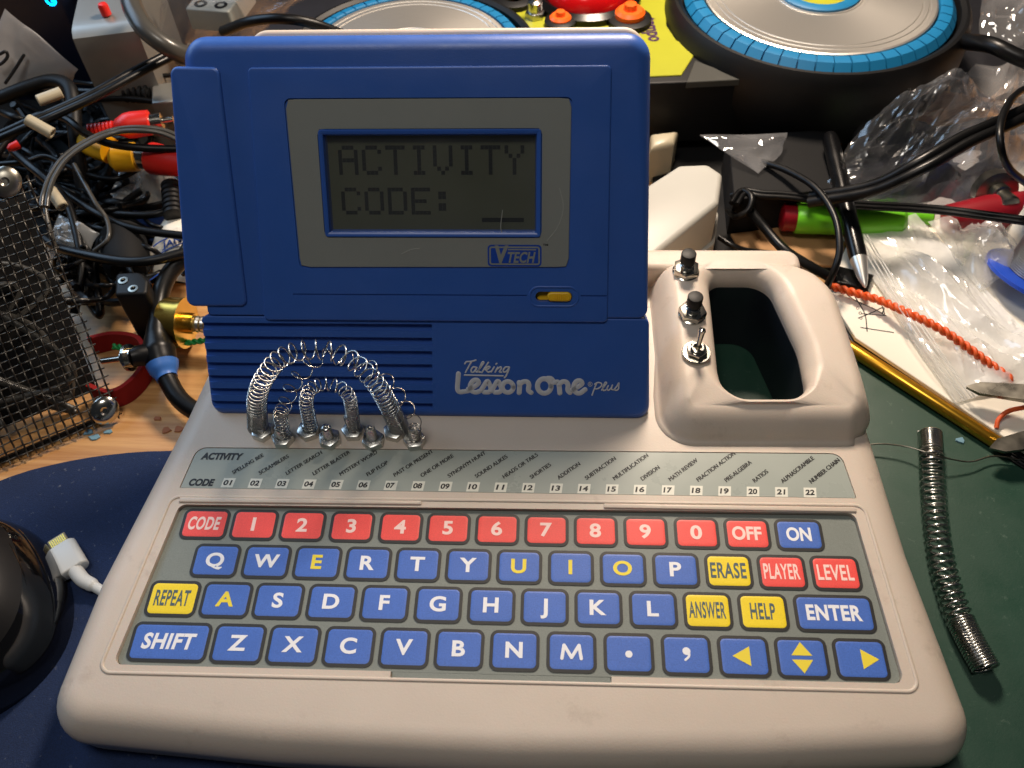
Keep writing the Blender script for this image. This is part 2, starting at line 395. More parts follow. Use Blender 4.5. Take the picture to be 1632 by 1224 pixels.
def sheet(C, nu=40, nv=40, amp=.3, seed=1, bulge=0.0, k=16, thick=0.0, droop=None):
    C = [np.array(c, float) for c in C]; f = folds(seed, k, amp); V = []; F = []
    def P(u, v): return C[0] * (1 - u) * (1 - v) + C[1] * u * (1 - v) + C[2] * u * v + C[3] * (1 - u) * v
    def layer(sgn):
        for j in range(nv + 1):
            for i in range(nu + 1):
                u, v = i / nu, j / nv; p = P(u, v).copy()
                e = (4 * u * (1 - u)) ** .5 * (4 * v * (1 - v)) ** .5 if (0 < u < 1 and 0 < v < 1) else 0
                p[0] += .12 * amp * math.sin(9 * v + seed); p[1] += .12 * amp * math.sin(8 * u + seed)
                p[2] += sgn * (bulge * e + f(u, v) * (.35 + .65 * e)) if sgn > 0 else -.02 - bulge * .15 * e + min(0, f(u, v)) * .2
                if sgn > 0: p[2] = max(p[2], P(u, v)[2] - .5 * amp)
                V.append(p)
    layer(1)
    for j in range(nv):
        for i in range(nu):
            a = j * (nu + 1) + i; F.append((a, a + 1, a + nu + 2, a + nu + 1))
    if thick:
        n = len(V); layer(-1); F += [tuple(n + q for q in f_[::-1]) for f_ in list(F)]
    return np.array(V), F

# ------------------------------------------------------------------ SETTING
m = MB(); m.add(*box(-75, 85, -45, 125, -3, 0)); tag(build(m, 'desk', 'wood'), kind='structure')
mat_back = [at(px, py, .3)[:2] for px, py in ((-160, 840), (0, 765), (100, 736), (200, 721), (290, 717))]
P = [(3.1, -32), (3.1, 9)] + [(-6, 10.5)] + [tuple(p) for p in mat_back[::-1]] + [(-40, -5), (-42, -32)]
P = np.array(P); P2 = crv(P[1:9], 60)
outl = np.vstack([P2, P[8:], P[:1]]); 
m = MB(); m.add(*slab(outl, 0, .3, .06, 2)); tag(build(m, 'mouse_mat', 'mouse_mat_blue'), 'round-edged navy blue cloth mouse mat under the toy and the black mouse', 'mouse mat')
m = MB(); m.add(*slab(rect(3.2, 46, -34, 19.5, .6), 0, .3, .05, 2)); tag(build(m, 'cutting_mat', 'cutting_green'), 'dark green scuffed cutting mat on the desk under the long loose spring', 'cutting mat')

# ------------------------------------------------------------------ THE TOY COMPUTER
toy = thing('learning_computer', (1.5, 8, .3), 'cream and blue electronic learning toy with colourful keypad and raised screen lid', 'toy computer')
# ---- body
BP = rpoly([(-13.75, -2.35), (-6, -2.85), (1.6, -3.0), (9.2, -2.8), (16.6, -2.25), (15.75, 4.6), (15.45, 9.5), (14.9, 15.5), (13.6, 18.3), (-10.9, 18.3), (-12.05, 10), (-13.35, 2.9)], [1.5, 6, 6, 6, 1.5, 3, 3, 3, 1.5, 1.0, 3, 3], 8)
def desk_z(P): return (.3 - 2.85 - P[:, 1] * math.sin(TILT)) / math.cos(TILT)
Rg = [ring(inset(BP, .3), desk_z(inset(BP, .3)) + .02), ring(inset(BP, .12), desk_z(BP) + .14), ring(inset(BP, .05), -1.35)]
r = 1.15
for k in range(9):
    a = math.pi / 2 * k / 8; Rg.append(ring(inset(BP, r * (1 - math.cos(a))), -r + r * math.sin(a)))
m = MB(); m.add(*loft(Rg)); body = build(m, 'body', ['cream_plastic'], toy, DK)
HP = rpoly([(9.45, 10.15), (12.75, 10.2), (12.75, 12.6), (11.95, 16.3), (9.5, 16.3)], [.95, .85, 3, 1.1, .55], 8)      # carry-handle hole
c = MB(); c.add(*slab(inset(HP, -.12), -8, 3, 0)); cut(body, c, DK)
PAN = np.array([(-11.66, -.16), (14.36, -.1), (13.93, 5.98), (-10.95, 5.86)])
for q in (slab(rpoly(PAN, .3), -.30, 1, 0), slab(rect(-2.27, 4.98, -.42, .3), -.25, 1, 0)):
    c = MB(); c.add(*q); cut(body, c, DK)
STR = rpoly([(-11.15, 6.55), (14.12, 6.58), (13.9, 8.5), (-10.9, 8.36)], [.05, .05, .45, .45])
c = MB(); c.add(*slab(STR, -.07, 1, 0)); cut(body, c, DK)
# keypad surround: a low bead round the recess, with overlay-holding rails at its back
def beadring(P, w_, h, z0=0.0):
    rr = [ring(P, z0 - .02)] + [ring(inset(P, w_ * .5 * (1 - math.cos(a))), z0 + h * math.sin(a)) for a in np.linspace(0, math.pi, 9)] + [ring(inset(P, w_), z0 - .02)]
    return loft(rr, False, False)
m = MB(); m.add(*beadring(rpoly([(-12.15, -.5), (14.85, -.42), (14.38, 6.36), (-11.4, 6.24)], .45, 8), .13, .045))
m.add(*slab(rpoly([(-11.0, 5.92), (-1.85, 5.99), (-1.85, 6.16), (-11.0, 6.14)], .05), -.12, .07, .05, 3)); m.add(*slab(rpoly([(4.88, 5.98), (14.0, 5.99), (14.0, 6.2), (4.88, 6.18)], .05), -.12, .07, .05, 3))
build(m, 'keypad_surround', 'cream_plastic', toy, DK)
# ---- keypad and keys
m = MB(); m.add(*slab(inset(rpoly(PAN, .3), .02), -.29, -.16, .01, 1)); m.add(*slab(rect(-2.25, 4.96, -.41, -.1), -.24, -.165, .01, 1))
keypad = build(m, 'keypad', 'panel_grey', toy, DK)
ROWY = [(5.76, 4.51), (4.35, 3.04), (2.90, 1.57), (1.39, 0.0)]
KEYS = [
 [('CODE', -10.73, -8.97, 'r'), ('1', -8.86, -7.14, 'r'), ('2', -7.02, -5.35, 'r'), ('3', -5.17, -3.53, 'r'), ('4', -3.35, -1.74, 'r'), ('5', -1.60, .02, 'r'), ('6', .19, 1.81, 'r'), ('7', 1.99, 3.60, 'r'), ('8', 3.78, 5.38, 'r'), ('9', 5.58, 7.18, 'r'), ('0', 7.40, 9.01, 'r'), ('OFF', 9.19, 10.83, 'r'), ('ON', 11.0, 12.70, 'b')],
 [('Q', -9.96, -8.25, 'b'), ('W', -8.10, -6.39, 'b'), ('E', -6.25, -4.54, 'by'), ('R', -4.40, -2.73, 'b'), ('T', -2.59, -.95, 'b'), ('Y', -.78, .86, 'b'), ('U', 1.03, 2.66, 'by'), ('I', 2.86, 4.49, 'by'), ('O', 4.69, 6.33, 'by'), ('P', 6.54, 8.18, 'b'), ('ERASE', 8.37, 10.02, 'y'), ('PLAYER', 10.2, 11.88, 'r'), ('LEVEL', 12.04, 13.74, 'r')],
 [('REPEAT', -11.2, -9.37, 'y'), ('A', -9.27, -7.5, 'by'), ('S', -7.4, -5.65, 'b'), ('D', -5.51, -3.78, 'b'), ('F', -3.63, -1.92, 'b'), ('G', -1.74, -.08, 'b'), ('H', .1, 1.76, 'b'), ('J', 1.94, 3.6, 'b'), ('K', 3.79, 5.44, 'b'), ('L', 5.66, 7.31, 'b'), ('ANSWER', 7.5, 9.16, 'y'), ('HELP', 9.36, 11.04, 'y'), ('ENTER', 11.25, 13.92, 'b')],
 [('SHIFT', -11.36, -8.61, 'b'), ('Z', -8.51, -6.71, 'b'), ('X', -6.6, -4.82, 'b'), ('C', -4.68, -2.94, 'b'), ('V', -2.78, -1.07, 'b'), ('B', -.91, .76, 'b'), ('N', .95, 2.62, 'b'), ('M', 2.85, 4.52, 'b'), ('.', 4.75, 6.42, 'b'), (',', 6.66, 8.32, 'b'), ('<', 8.52, 10.22, 'b'), ('^', 10.40, 12.12, 'b'), ('>', 12.3, 14.04, 'b')]]
COLN = {'r': 'red', 'b': 'blue', 'y': 'yellow'}
for (yt, yb), row in zip(ROWY, KEYS):
    for s, xa, xb, kc in row:
        P = rpoly([(xa, yb), (xb, yb), (xb, yt), (xa, yt)], .27, 6)
        m = MB(); V, F = loft([ring(P, -.17), ring(P, -.135), ring(inset(P, .115), -.13)], False, False); m.add(V, F, 0)
        Q = inset(P, .115)
        V, F = loft([ring(Q, -.13), ring(inset(Q, .05), -.122), ring(inset(Q, .12), -.12), ring(inset(Q, .14), -.12)], False, True); m.add(V, F, 1)
        ko = build(m, 'key', ['key_border', 'key_' + COLN[kc[0]]], toy, DK, sharp=2)
        cx, cy = (xa + xb) / 2, (yt + yb) / 2; L = MB(); zz = -.112; wid = xb - xa
        ink = 'ink_yellow' if kc == 'by' else {'b': 'ink_white', 'r': 'ink_pink', 'y': 'ink_teal'}[kc[0]]
        name = s
        if s in '<>^':
            ink = 'ink_yellow'; t = .33
            if s == '<': L.add([(cx + .2, cy + .33, zz), (cx - .38, cy, zz), (cx + .2, cy - .33, zz)], [(0, 1, 2)])
            if s == '>': L.add([(cx + .02, cy + .33, zz), (cx + .02, cy - .33, zz), (cx + .58, cy, zz)], [(0, 1, 2)])
            if s == '^':
                L.add([(cx - .34, cy + .07, zz), (cx + .34, cy + .07, zz), (cx, cy + .52, zz)], [(0, 1, 2)])
                L.add([(cx - .34, cy - .07, zz), (cx, cy - .52, zz), (cx + .34, cy - .07, zz)], [(0, 1, 2)])
            name = {'<': 'back arrow', '>': 'forward arrow', '^': 'up and down arrows'}[s]
        elif s == '.':
            L.add(*slab(circ(cx, cy - .03, .12, 20), zz - .01, zz, 0)); name = 'full stop'
        elif s == ',':
            L.add(*slab(circ(cx, cy + .12, .13, 20), zz - .01, zz, 0))
            L.add(*stroke([(cx + .08, cy + .1), (cx + .07, cy - .05), (cx - .05, cy - .17)], .08, zz - .008, .01)); name = 'comma'
        else:
            if len(s) == 1: h = .5; wd = None; wt = .012 if s in 'MW' else .03
            elif s == 'CODE': h = .48; wd = 1.2; wt = .034
            elif s == 'OFF': h = .48; wd = 1.05; wt = .034
            elif s == 'ON': h = .48; wd = .88; wt = .034
            elif s in ('SHIFT', 'ENTER'): h = .5; wd = 1.85; wt = .036
            elif s == 'HELP': h = .54; wd = .84; wt = .022
            else: h = .54; wd = 1.24; wt = .022
            if s == 'M':
                for q0, q1 in (((-.32, -.22), (-.25, .22)), ((-.24, .21), (0, -.19)), ((0, -.19), (.24, .21)), ((.25, .22), (.32, -.22))):
                    zz += .0008; L.add(*stroke([(cx + q0[0], cy + q0[1]), (cx + q1[0], cy + q1[1])], .115, zz - .008, .008))
                tag(ko, 'blue key marked M'); build(L, 'lettering', ink, ko, DK); WLOC[ko.name] = WLOC[toy.name]; continue
            if s == 'W':
                V, F = fit_text(s, None, h, 0, 0); V[:, 0] *= 1.14
                for q, o in enumerate((-.028, -.014, 0, .014, .028)): L.add(V + np.array((cx + o, cy + .02, zz + .001 * q)), F)
                tag(ko, 'blue key marked W'); build(L, 'lettering', ink, ko, DK); WLOC[ko.name] = WLOC[toy.name]; continue
            V, F = fit_text(s, wd, h, wt, 0.12 if s in ('CODE', 'SHIFT') else 0, 1.08 if len(s) > 3 else 1.0)
            if wd is None: V[:, 0] *= 1.14
            L.add(V + np.array((cx - .02, cy + .02, zz)), F)
        tag(ko, '%s key marked %s' % (COLN[kc[0]], name))
        build(L, 'lettering', ink, ko, DK)
        WLOC[ko.name] = WLOC[toy.name]
# ---- activity strip
m = MB(); m.add(*slab(inset(STR, .02), -.065, -.02, .01, 1)); strip = build(m, 'activity_strip', 'strip_grey', toy, DK)
NAMES = ['SPELLING BEE', 'SCRAMBLERS', 'LETTER SEARCH', 'LETTER BLASTER', 'MYSTERY WORD', 'FLIP FLOP', 'PAST OR PRESENT', 'ONE OR MORE', 'SYNONYM HUNT', 'SOUND ALIKES', 'HEADS OR TAILS', 'SHORTIES', 'ADDITION', 'SUBTRACTION', 'MULTIPLICATION', 'DIVISION', 'MATH REVIEW', 'FRACTION ACTION', 'PRE-ALGEBRA', 'RATIOS', 'ALPHASCRAMBLE', 'NUMBER CHAIN']
pA, pB = dk(363, 769)[:2], dk(1290.5, 784.5)[:2]
W = MB(); L = MB()
sh = np.eye(4); sh[0, 1] = .18
for i, nme in enumerate(NAMES):
    p = pA + (pB - pA) * i / 21
    q = np.array([(p[0] - .24, p[1] - .2), (p[0] + .22, p[1] - .2), (p[0] + .27, p[1] + .2), (p[0] - .19, p[1] + .2)])
    W.add(*slab(q, -.022, -.014, 0))
    V, F = fit_text('%02d' % (i + 1), .34, .2, .035, .15); L.add(V + np.array((p[0], p[1], -.008)), F)
    V, F = text2(nme, .16, 0, .12, .93, 'LEFT'); T = rz(math.radians(39)); V = V @ T[:3, :3].T
    for q, o in enumerate((-.009, 0, .009)): L.add(V + np.array((p[0] + .12 + o, p[1] + .36 + .3 * o, -.010 + .0012 * q)), F)
for s, p, wd in (('ACTIVITY', dk(354, 727), 1.66), ('CODE', dk(321.5, 768.5), .98)):
    V, F = fit_text(s, wd, .27, .05, .2); L.add(V + np.array((p[0], p[1], -.008)), F)
WLOC[strip.name] = WLOC[toy.name]
build(W, 'number_squares', 'box_white', strip, DK); build(L, 'lettering', 'print_black', strip, DK)
# ---- carry handle
HO = rpoly([(7.3, 9.0), (15.42, 9.1), (15.2, 12.5), (14.8, 17.55), (7.2, 17.5)], [1.15, 1.3, 4, 2.9, 1.1], 8)
def htop(P): return np.interp(P[:, 1], [8.9, 11, 15, 17.6], [1.05, 1.38, 1.55, 1.5])
n = len(HO)
def even(P, n):                             # resample a closed outline to n points, starting towards +x from its centre
    c = P.mean(0); Q = np.vstack([P, P[:1]]); s = np.r_[0, np.cumsum(np.linalg.norm(np.diff(Q, axis=0), axis=1))]
    q = np.linspace(0, s[-1], 720, endpoint=False); R = np.stack([np.interp(q, s, Q[:, k]) for k in (0, 1)], 1)
    a = np.unwrap(np.arctan2(R[:, 1] - c[1], R[:, 0] - c[0])); o = np.argsort(np.mod(a, 2 * math.pi)); R = R[o]; a = np.mod(a, 2 * math.pi)[o]
    # mix of angle and arc length keeps the points dense in the corners
    t = np.linspace(0, 720, n, endpoint=False).astype(int); return R[t]
HOe, HPe = even(HO, 144), even(HP, 144)
fw = np.where(HOe[:, 0] < 14.4, .3, 0.0) * np.interp(HOe[:, 1], [11, 13], [1, .3])
Rg = [ring(HOe, -1.2), ring(inset(HOe, -fw), -.05), ring(inset(HOe, -fw), np.where(fw > 0, .012, -.05)), ring(inset(HOe, -fw * .5), np.where(fw > 0, .06, -.04)), ring(inset(HOe, -fw * .18), np.where(fw > 0, .16, -.03))]
def blend(P, front, rest): return np.interp(P[:, 1], [10.4, 11.6], [front, rest])
roh = np.interp(HOe[:, 1], [9.9, 11.4], [.92, .95]); ex = np.interp(HOe[:, 1], [9.9, 11.4], [1.7, 2.3]) + np.where(HOe[:, 0] > 12, .3, 0)
for k in range(13):
    t = k / 12; Q = inset(HOe, roh * t); zb = np.where(fw > 0, .28, 0); Rg.append(ring(Q, zb + (htop(HOe) - zb) * (1 - (1 - t) ** ex)))
ri = blend(HPe, .20, .74); riv = blend(HPe, .25, .78)
for k in range(11):
    a = math.pi / 2 * (1 - k / 10); Q = inset(HPe, -ri * (1 - math.cos(a))); Rg.append(ring(Q, htop(HPe) - riv + riv * math.sin(a)))
Rg.append(ring(HPe, .68)); Rg.append(ring(HPe, .6))
m = MB(); m.add(*loft(Rg, False, False))
m.add(*slab(rpoly([(-10.6, 16.85), (13.5, 16.85), (13.5, 18.1), (-10.6, 18.1)], [.3, .4, .9, .6], 8), -.6, 1.2, .3, 5))
handle = build(m, 'carry_handle', 'cream_plastic', toy, DK, sharp=75)
Q = inset(HPe, .015)
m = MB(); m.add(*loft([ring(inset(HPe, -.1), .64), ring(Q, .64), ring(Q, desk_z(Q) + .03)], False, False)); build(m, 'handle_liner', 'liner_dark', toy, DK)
# ---- lid
LO = rpoly([(-10.35, 4.14), (6.5, 4.14), (6.22, 14.15), (-10.25, 14.15)], [.2, .35, .85, .85], 8)
lidm = MB(); lidm.add(*slab(LO, -1.5, 0, np.interp(LO[:, 1], [4.3, 6.0], [.06, .55]), 7))
lido = build(lidm, 'screen_lid', ['blue_plastic'], toy, LF); WLOC[lido.name] = WLOC[toy.name]
WIN = rect(-5.52, 2.48, 7.17, 11.0, .12)
c = MB(); c.add(*slab(WIN, -.42, 2, 0)); cut(lido, c, LF)
SLOT = rpoly([(2.28, 4.78), (3.66, 4.78), (3.66, 5.16), (2.28, 5.16)], .19, 8)
c = MB(); c.add(*slab(SLOT, -.25, 2, 0)); cut(lido, c, LF)
pa = MB(); pa.add(*slab(rpoly([(-8.12, 3.98), (5.0, 3.98), (4.88, 13.1), (-7.85, 13.1)], .18, 5), -.02, .10, .07, 4))
panel = build(pa, 'front_panel', ['blue_plastic'], lido, LF); WLOC[panel.name] = WLOC[toy.name]
c = MB(); c.add(*slab(WIN, -.42, 2, 0)); cut(panel, c, LF)
BEZ = rpoly([(-6.58, 6.0), (3.54, 6.04), (3.55, 12.06), (-6.64, 12.06)], .22)
c = MB(); c.add(*slab(BEZ, .03, 2, 0)); c.add(*slab(SLOT, -.25, 2, 0)); c.add(*box(-6.9, 1.95, 4.97, 5.03, .055, 1)); c.add(*box(3.98, 5.0, 4.97, 5.03, .055, 1)); cut(panel, c, LF)
# switch pocket rim
m = MB(); m.add(*beadring(rpoly([(2.02, 4.56), (3.92, 4.56), (3.92, 5.38), (2.02, 5.38)], .38, 8), .09, .03, .10)); build(m, 'switch_surround', 'blue_plastic', lido, LF)
# bezel plate with window
m = MB(); Bi = even(inset(BEZ, .035), 96); Wi = even(inset(WIN, -.02), 96)
m.add(*loft([ring(Bi, .02), ring(Bi, .065), ring(inset(Bi, .02), .08), ring(Wi, .08), ring(Wi, .0)], False, False)); bezel = build(m, 'screen_bezel', 'bezel_grey', lido, LF, sharp=25)
m = MB(); wi = rect(-5.52, 2.48, 7.17, 11.0, .12)
m.add(*loft([ring(inset(wi, .0), .07), ring(inset(wi, .03), .13), ring(inset(wi, .10), .13), ring(inset(wi, .17), .09), ring(inset(wi, .24), -.3)], False, False)); build(m, 'window_lip', 'blue_lip', lido, LF)
m = MB(); m.add(*slab(rect(-5.4, 2.36, 7.28, 10.9), -.40, -.28, 0)); lcd = build(m, 'display', 'lcd_back', lido, LF)
PIX = {'A': '01110 10001 10001 11111 10001 10001 10001', 'C': '01110 10001 10000 10000 10000 10001 01110', 'T': '11111 00100 00100 00100 00100 00100 00100', 'I': '01110 00100 00100 00100 00100 00100 01110', 'V': '10001 10001 10001 10001 10001 01010 00100', 'Y': '10001 10001 01010 00100 00100 00100 00100', 'O': '01110 10001 10001 10001 10001 10001 01110', 'D': '11110 10001 10001 10001 10001 10001 11110', 'E': '11111 10000 10000 11110 10000 10000 11111', ':': '00000 01100 01100 00000 01100 01100 00000'}
m = MB(); wz = -.272
def lcdrow(s, tl, tr, bl):
    a, b, c_ = lid(*tl, wz), lid(*tr, wz), lid(*bl, wz); n = 47; ux = (b[0] - a[0]) / n; uy = (a[1] - c_[1]) / 7
    for i, ch in enumerate(s):
        if ch not in PIX: continue
        for r_, bits in enumerate(PIX[ch].split()):
            for k, bit in enumerate(bits):
                if bit == '1':
                    x = a[0] + (i * 6 + k) * ux; y = a[1] - r_ * uy
                    m.add([(x, y - uy * .97, wz), (x + ux * .95, y - uy * .97, wz), (x + ux * .95, y, wz), (x, y, wz)], [(0, 1, 2, 3)])
lcdrow('ACTIVITY', (538, 232), (836, 232), (540, 279)); lcdrow('CODE:', (543, 299), (836, 299), (545, 342))
a, b = lid(768, 347, wz), lid(835, 354, wz)
m.add([(a[0], b[1], wz), (b[0], b[1], wz), (b[0], a[1], wz), (a[0], a[1], wz)], [(0, 1, 2, 3)])
build(m, 'display_characters', 'lcd_ink', lido, LF)
m = MB(); m.add(*slab(rect(-5.36, 2.32, 7.32, 10.86), -.1, -.09, 0)); build(m, 'display_window', 'lcd_glass', lido, LF)
# maker's badge on the bezel
a, b = lid(777, 390, .08), lid(863, 425, .08); x0, x1, y0, y1 = a[0], b[0], b[1], a[1]
m = MB(); m.add(*slab(rect(x0, x1, y0, y1, .14), .078, .084, 0), 0); m.add(*slab(rect(x0 + .06, x1 - .06, y0 + .06, y1 - .06, .1), .084, .088, 0), 1); m.add(*slab(rect(x0 + .12, x1 - .12, y0 + .12, y1 - .12, .05), .088, .092, 0), 0)
H = y1 - y0; V, F = fit_text('V', .52, H * .74, .05, .1); m.add(V + np.array((x0 + .52, (y0 + y1) / 2 + .04, .096)), F, 1)
V, F = fit_text('TECH', (x1 - x0) * .52, H * .46, .03, .25); m.add(V + np.array((x0 + .72 + (x1 - x0) * .27, (y0 + y1) / 2 - .06, .096)), F, 1)
m.add(*slab(rect(x0 + .75, x1 - .2, y1 - .2, y1 - .15), .092, .096, 0), 1)
V, F = fit_text('TM', .2, .075, .03); m.add(V + np.array((x1 + .14, y1 - .0, .085)), F, 2)
build(m, 'badge', ['logo_blue', 'bezel_grey', 'print_black'], lido, LF)
# scuffs on the bezel
m = MB()
for pts, wd in (([(892, 300), (898, 330), (890, 360), (872, 384)], .04), ([(801, 335), (798, 360), (800, 372)], .025), ([(640, 405), (655, 398), (668, 396)], .04)):
    m.add(*stroke([lid(px, py, .083)[:2] for px, py in pts], wd, .083, .002))
build(m, 'scuff', 'scuff_grey', lido, LF, sharp=80)
# sliding switch
m = MB(); m.add(*slab(inset(SLOT, .02), -.24, -.12, 0), 1)
SL = rpoly([(2.72, 4.8), (3.63, 4.8), (3.63, 5.15), (2.72, 5.15)], .17, 8); m.add(*slab(SL, -.12, .2, .07, 4), 0)
for k in range(6): m.add(*slab(rect(2.98 + k * .08, 3.015 + k * .08, 4.84, 5.11, .015, 2), .15, .225, .015, 2), 0)
build(m, 'slide_switch', ['switch_yellow', 'switch_yellow'], lido, LF)
# side cover of the lid, cream back shell
m = MB(); m.add(*slab(rpoly([(-11.08, 4.5), (-8.72, 4.52), (-8.86, 13.12), (-10.62, 13.15)], [.3, .25, .25, .3], 6), -1.3, .13, .12, 5)); build(m, 'side_cover', 'blue_plastic', lido, LF)
m = MB(); m.add(*slab(rpoly([(-10.3, 2.4), (6.45, 2.4), (6.12, 14.42), (-8.2, 14.42)], .8, 8), -2.2, -1.51, .15, 3)); build(m, 'back_shell', 'cream_plastic', lido, LF)
# ---- speaker unit with louvres and lettering
SO = rpoly([(-10.72, .02), (6.78, .02), (6.56, 4.1), (-10.62, 4.1)], [.55, .55, .2, .2], 8)
m = MB(); m.add(*slab(SO, -1.5, -.02, np.interp(SO[:, 1], [3.2, 3.8], [.3, .05]), 6)); spk = build(m, 'speaker_unit', ['blue_plastic'], toy, LF); WLOC[spk.name] = WLOC[toy.name]
for k in range(7):
    c = MB(); c.add(*slab(rect(-13.03, -1.75 + .012 * k, .342 + .535 * k, .342 + .535 * k + .29), -.2, 2, 0)); cut(spk, c, LF)
m = MB(); m.add(*slab(rect(-10.4, 6.3, 4.08, 4.2), -1.2, -.3, 0)); build(m, 'hinge_gap', 'black_matte', toy, LF)
cp = lambda x, y: lid(640 + x / 3.886, 380 + y / 3.886, -.02)[:2]
cw = lambda pxw: pxw / 3.886 / 41.0
m = MB(); zi = [-.022]
def pen(pts, wd):
    zi[0] += .0004; m.add(*stroke([cp(*p) for p in pts], cw(wd), zi[0], .006))
def loop(cx, cy, rx, ry, wd, a0=0, a1=360): pen([(cx + rx * math.cos(math.radians(t)), cy + ry * math.sin(math.radians(t))) for t in np.linspace(a0, a1, 22)], wd)
for pts in ([(352, 838), (349, 880), (346, 930), (358, 950), (388, 948), (412, 944)],
            [(414, 932), (455, 915), (478, 893), (464, 876), (440, 884), (425, 912), (432, 942), (460, 953), (492, 942)],
            [(492, 942), (515, 905), (532, 884), (545, 905), (553, 932), (540, 951), (512, 952)],
            [(556, 945), (580, 905), (596, 884), (610, 905), (619, 932), (606, 951), (578, 953)],
            [(728, 956), (731, 915), (728, 892)], [(730, 905), (750, 889), (776, 888), (788, 905), (786, 940), (802, 955)],
            [(905, 866), (925, 868), (940, 884)],
            [(980, 958), (976, 915), (968, 890), (948, 892)], [(976, 905), (996, 888), (1020, 890), (1031, 910), (1030, 940), (1044, 955)],
            [(1056, 938), (1095, 918), (1118, 898), (1104, 881), (1080, 888), (1066, 918), (1074, 948), (1102, 959), (1136, 936)]):
    pen(pts, 31)
loop(658, 920, 34, 34, 30); loop(884, 914, 42, 45, 32)
for pts in ([(392, 776), (402, 764), (430, 762), (460, 754)], [(434, 762), (418, 790), (396, 830)],
            [(462, 798), (444, 796), (432, 812), (434, 828), (448, 826), (466, 800)], [(466, 800), (458, 822), (468, 828)], [(468, 828), (496, 790), (510, 768), (500, 766), (484, 800), (478, 826), (490, 828)],
            [(498, 830), (520, 795), (538, 768)], [(512, 812), (535, 794), (548, 796), (536, 808), (520, 812)], [(522, 812), (536, 828), (550, 824)], [(556, 826), (574, 796)], [(586, 778), (590, 774)],
            [(580, 828), (596, 798)], [(590, 812), (612, 796), (618, 804), (606, 826), (618, 828)], [(664, 796), (642, 798), (630, 816), (636, 828), (652, 820), (668, 798)], [(668, 798), (660, 824), (646, 852), (638, 862)]):
    pen(pts, 10)
pen([(390, 846), (628, 851)], 10)
for pts in ([(1180, 970), (1194, 930), (1208, 896)], [(1196, 902), (1216, 892), (1238, 898), (1236, 916), (1214, 930), (1196, 932)], [(1240, 938), (1258, 912), (1270, 894), (1260, 892), (1248, 920), (1250, 942), (1264, 938)], [(1280, 912), (1272, 932), (1282, 940), (1298, 926), (1306, 908)], [(1304, 912), (1300, 932), (1310, 938)], [(1316, 936), (1334, 914), (1346, 894), (1344, 914), (1344, 930), (1332, 940), (1318, 938)]):
    pen(pts, 9)
loop(1168, 902, 13, 13, 3.2); pen([(1164, 909), (1164, 896), (1172, 897), (1170, 902), (1164, 903)], 2.6); pen([(1167, 903), (1173, 909)], 2.6)
build(m, 'lettering', 'print_grey', spk, LF, sharp=80)
# ---- bolts and their hex heads
def thread(r0, z0, z1, pitch=.085):
    pr = [(r0 * .85, z0)]; z = z0
    while z < z1 - .08: pr += [(r0, z + pitch * .3), (r0, z + pitch * .5), (r0 * .86, z + pitch)]; z += pitch
    return pr + [(r0 * .8, z1), (r0 * .45, z1 + .01), (r0 * .4, z1 - .04)]
BOLTS = [(419, 688, .55), (451, 699, .85), (492, 687, .55), (526, 700, .98), (563, 687, 1.2), (595, 702, 1.0), (629, 688, .8), (661, 702, .95)]
BP3 = []
for i, (px, py, h) in enumerate(BOLTS):
    x, y, _ = dk(px, py, .12); BP3.append((x, y))
    p = bpy.data.objects.new('terminal_bolt', None); scene.collection.objects.link(p); p.parent = toy; p.empty_display_size = .005
    p.location = Vector(((DK @ np.array((x, y, 0, 1)))[:3] - WLOC[toy.name]).tolist()) * S; WLOC[p.name] = (DK @ np.array((x, y, 0, 1)))[:3]
    T = trans(x, y, 0) @ rz(.4 + i * .37)
    m = MB(); m.add(*hexa(.45, -.02, .31, .05), 0, T); build(m, 'nut', 'steel', p, DK, sharp=25)
    m = MB(); V, F = lathe(thread(.205, .28, h), 20); m.add(V, F, 0, T); build(m, 'shank', 'steel', p, DK, sharp=60)
# ---- push buttons and toggle on the handle
def part_empty(name, x, y, z):
    p = bpy.data.objects.new(name, None); scene.collection.objects.link(p); p.parent = toy; p.empty_display_size = .005
    w0 = (DK @ np.array((x, y, z, 1)))[:3]; p.location = Vector((w0 - WLOC[toy.name]).tolist()) * S; WLOC[p.name] = w0; return p
for (px, py, a) in ((1093, 432, .1), (1103, 500, .5)):
    x, y, z = dk(px, py, 1.55); p = part_empty('push_button', x, y, z)
    T = trans(x, y, z) @ rz(a)
    m = MB(); m.add(*lathe([(.56, -.1), (.56, 0), (.5, .03)], 32), 0, T); m.add(*hexa(.57, .02, .27, .06), 0, T); build(m, 'nut', 'bright_steel', p, DK, sharp=25)
    m = MB(); m.add(*lathe([(.3, .2), (.3, .42), (.27, .45), (.2, .45), (.2, .62)], 32), 0, T); build(m, 'collar', 'steel', p, DK)
    m = MB(); m.add(*lathe([(.29, .6), (.31, .62), (.31, 1.02), (.295, 1.05), (.27, 1.06), (.0, 1.06)], 40), 0, T); build(m, 'cap', 'black_plastic', p, DK, sharp=40)
x, y, z = dk(1110, 562, 1.5); p = part_empty('toggle_switch', x, y, z); T = trans(x, y, z) @ rz(.3)
m = MB(); m.add(*lathe([(.57, -.1), (.57, .02), (.54, .05), (.36, .05)], 36), 0, T); build(m, 'washer', 'bright_steel', p, DK)
m = MB(); m.add(*hexa(.42, .04, .24, .04), 0, T); m.add(*lathe([(.28, .2), (.28, .36), (.24, .38), (.18, .38), (.14, .25), (0, .25)], 28), 0, T); build(m, 'nut', 'bright_steel', p, DK, sharp=25)
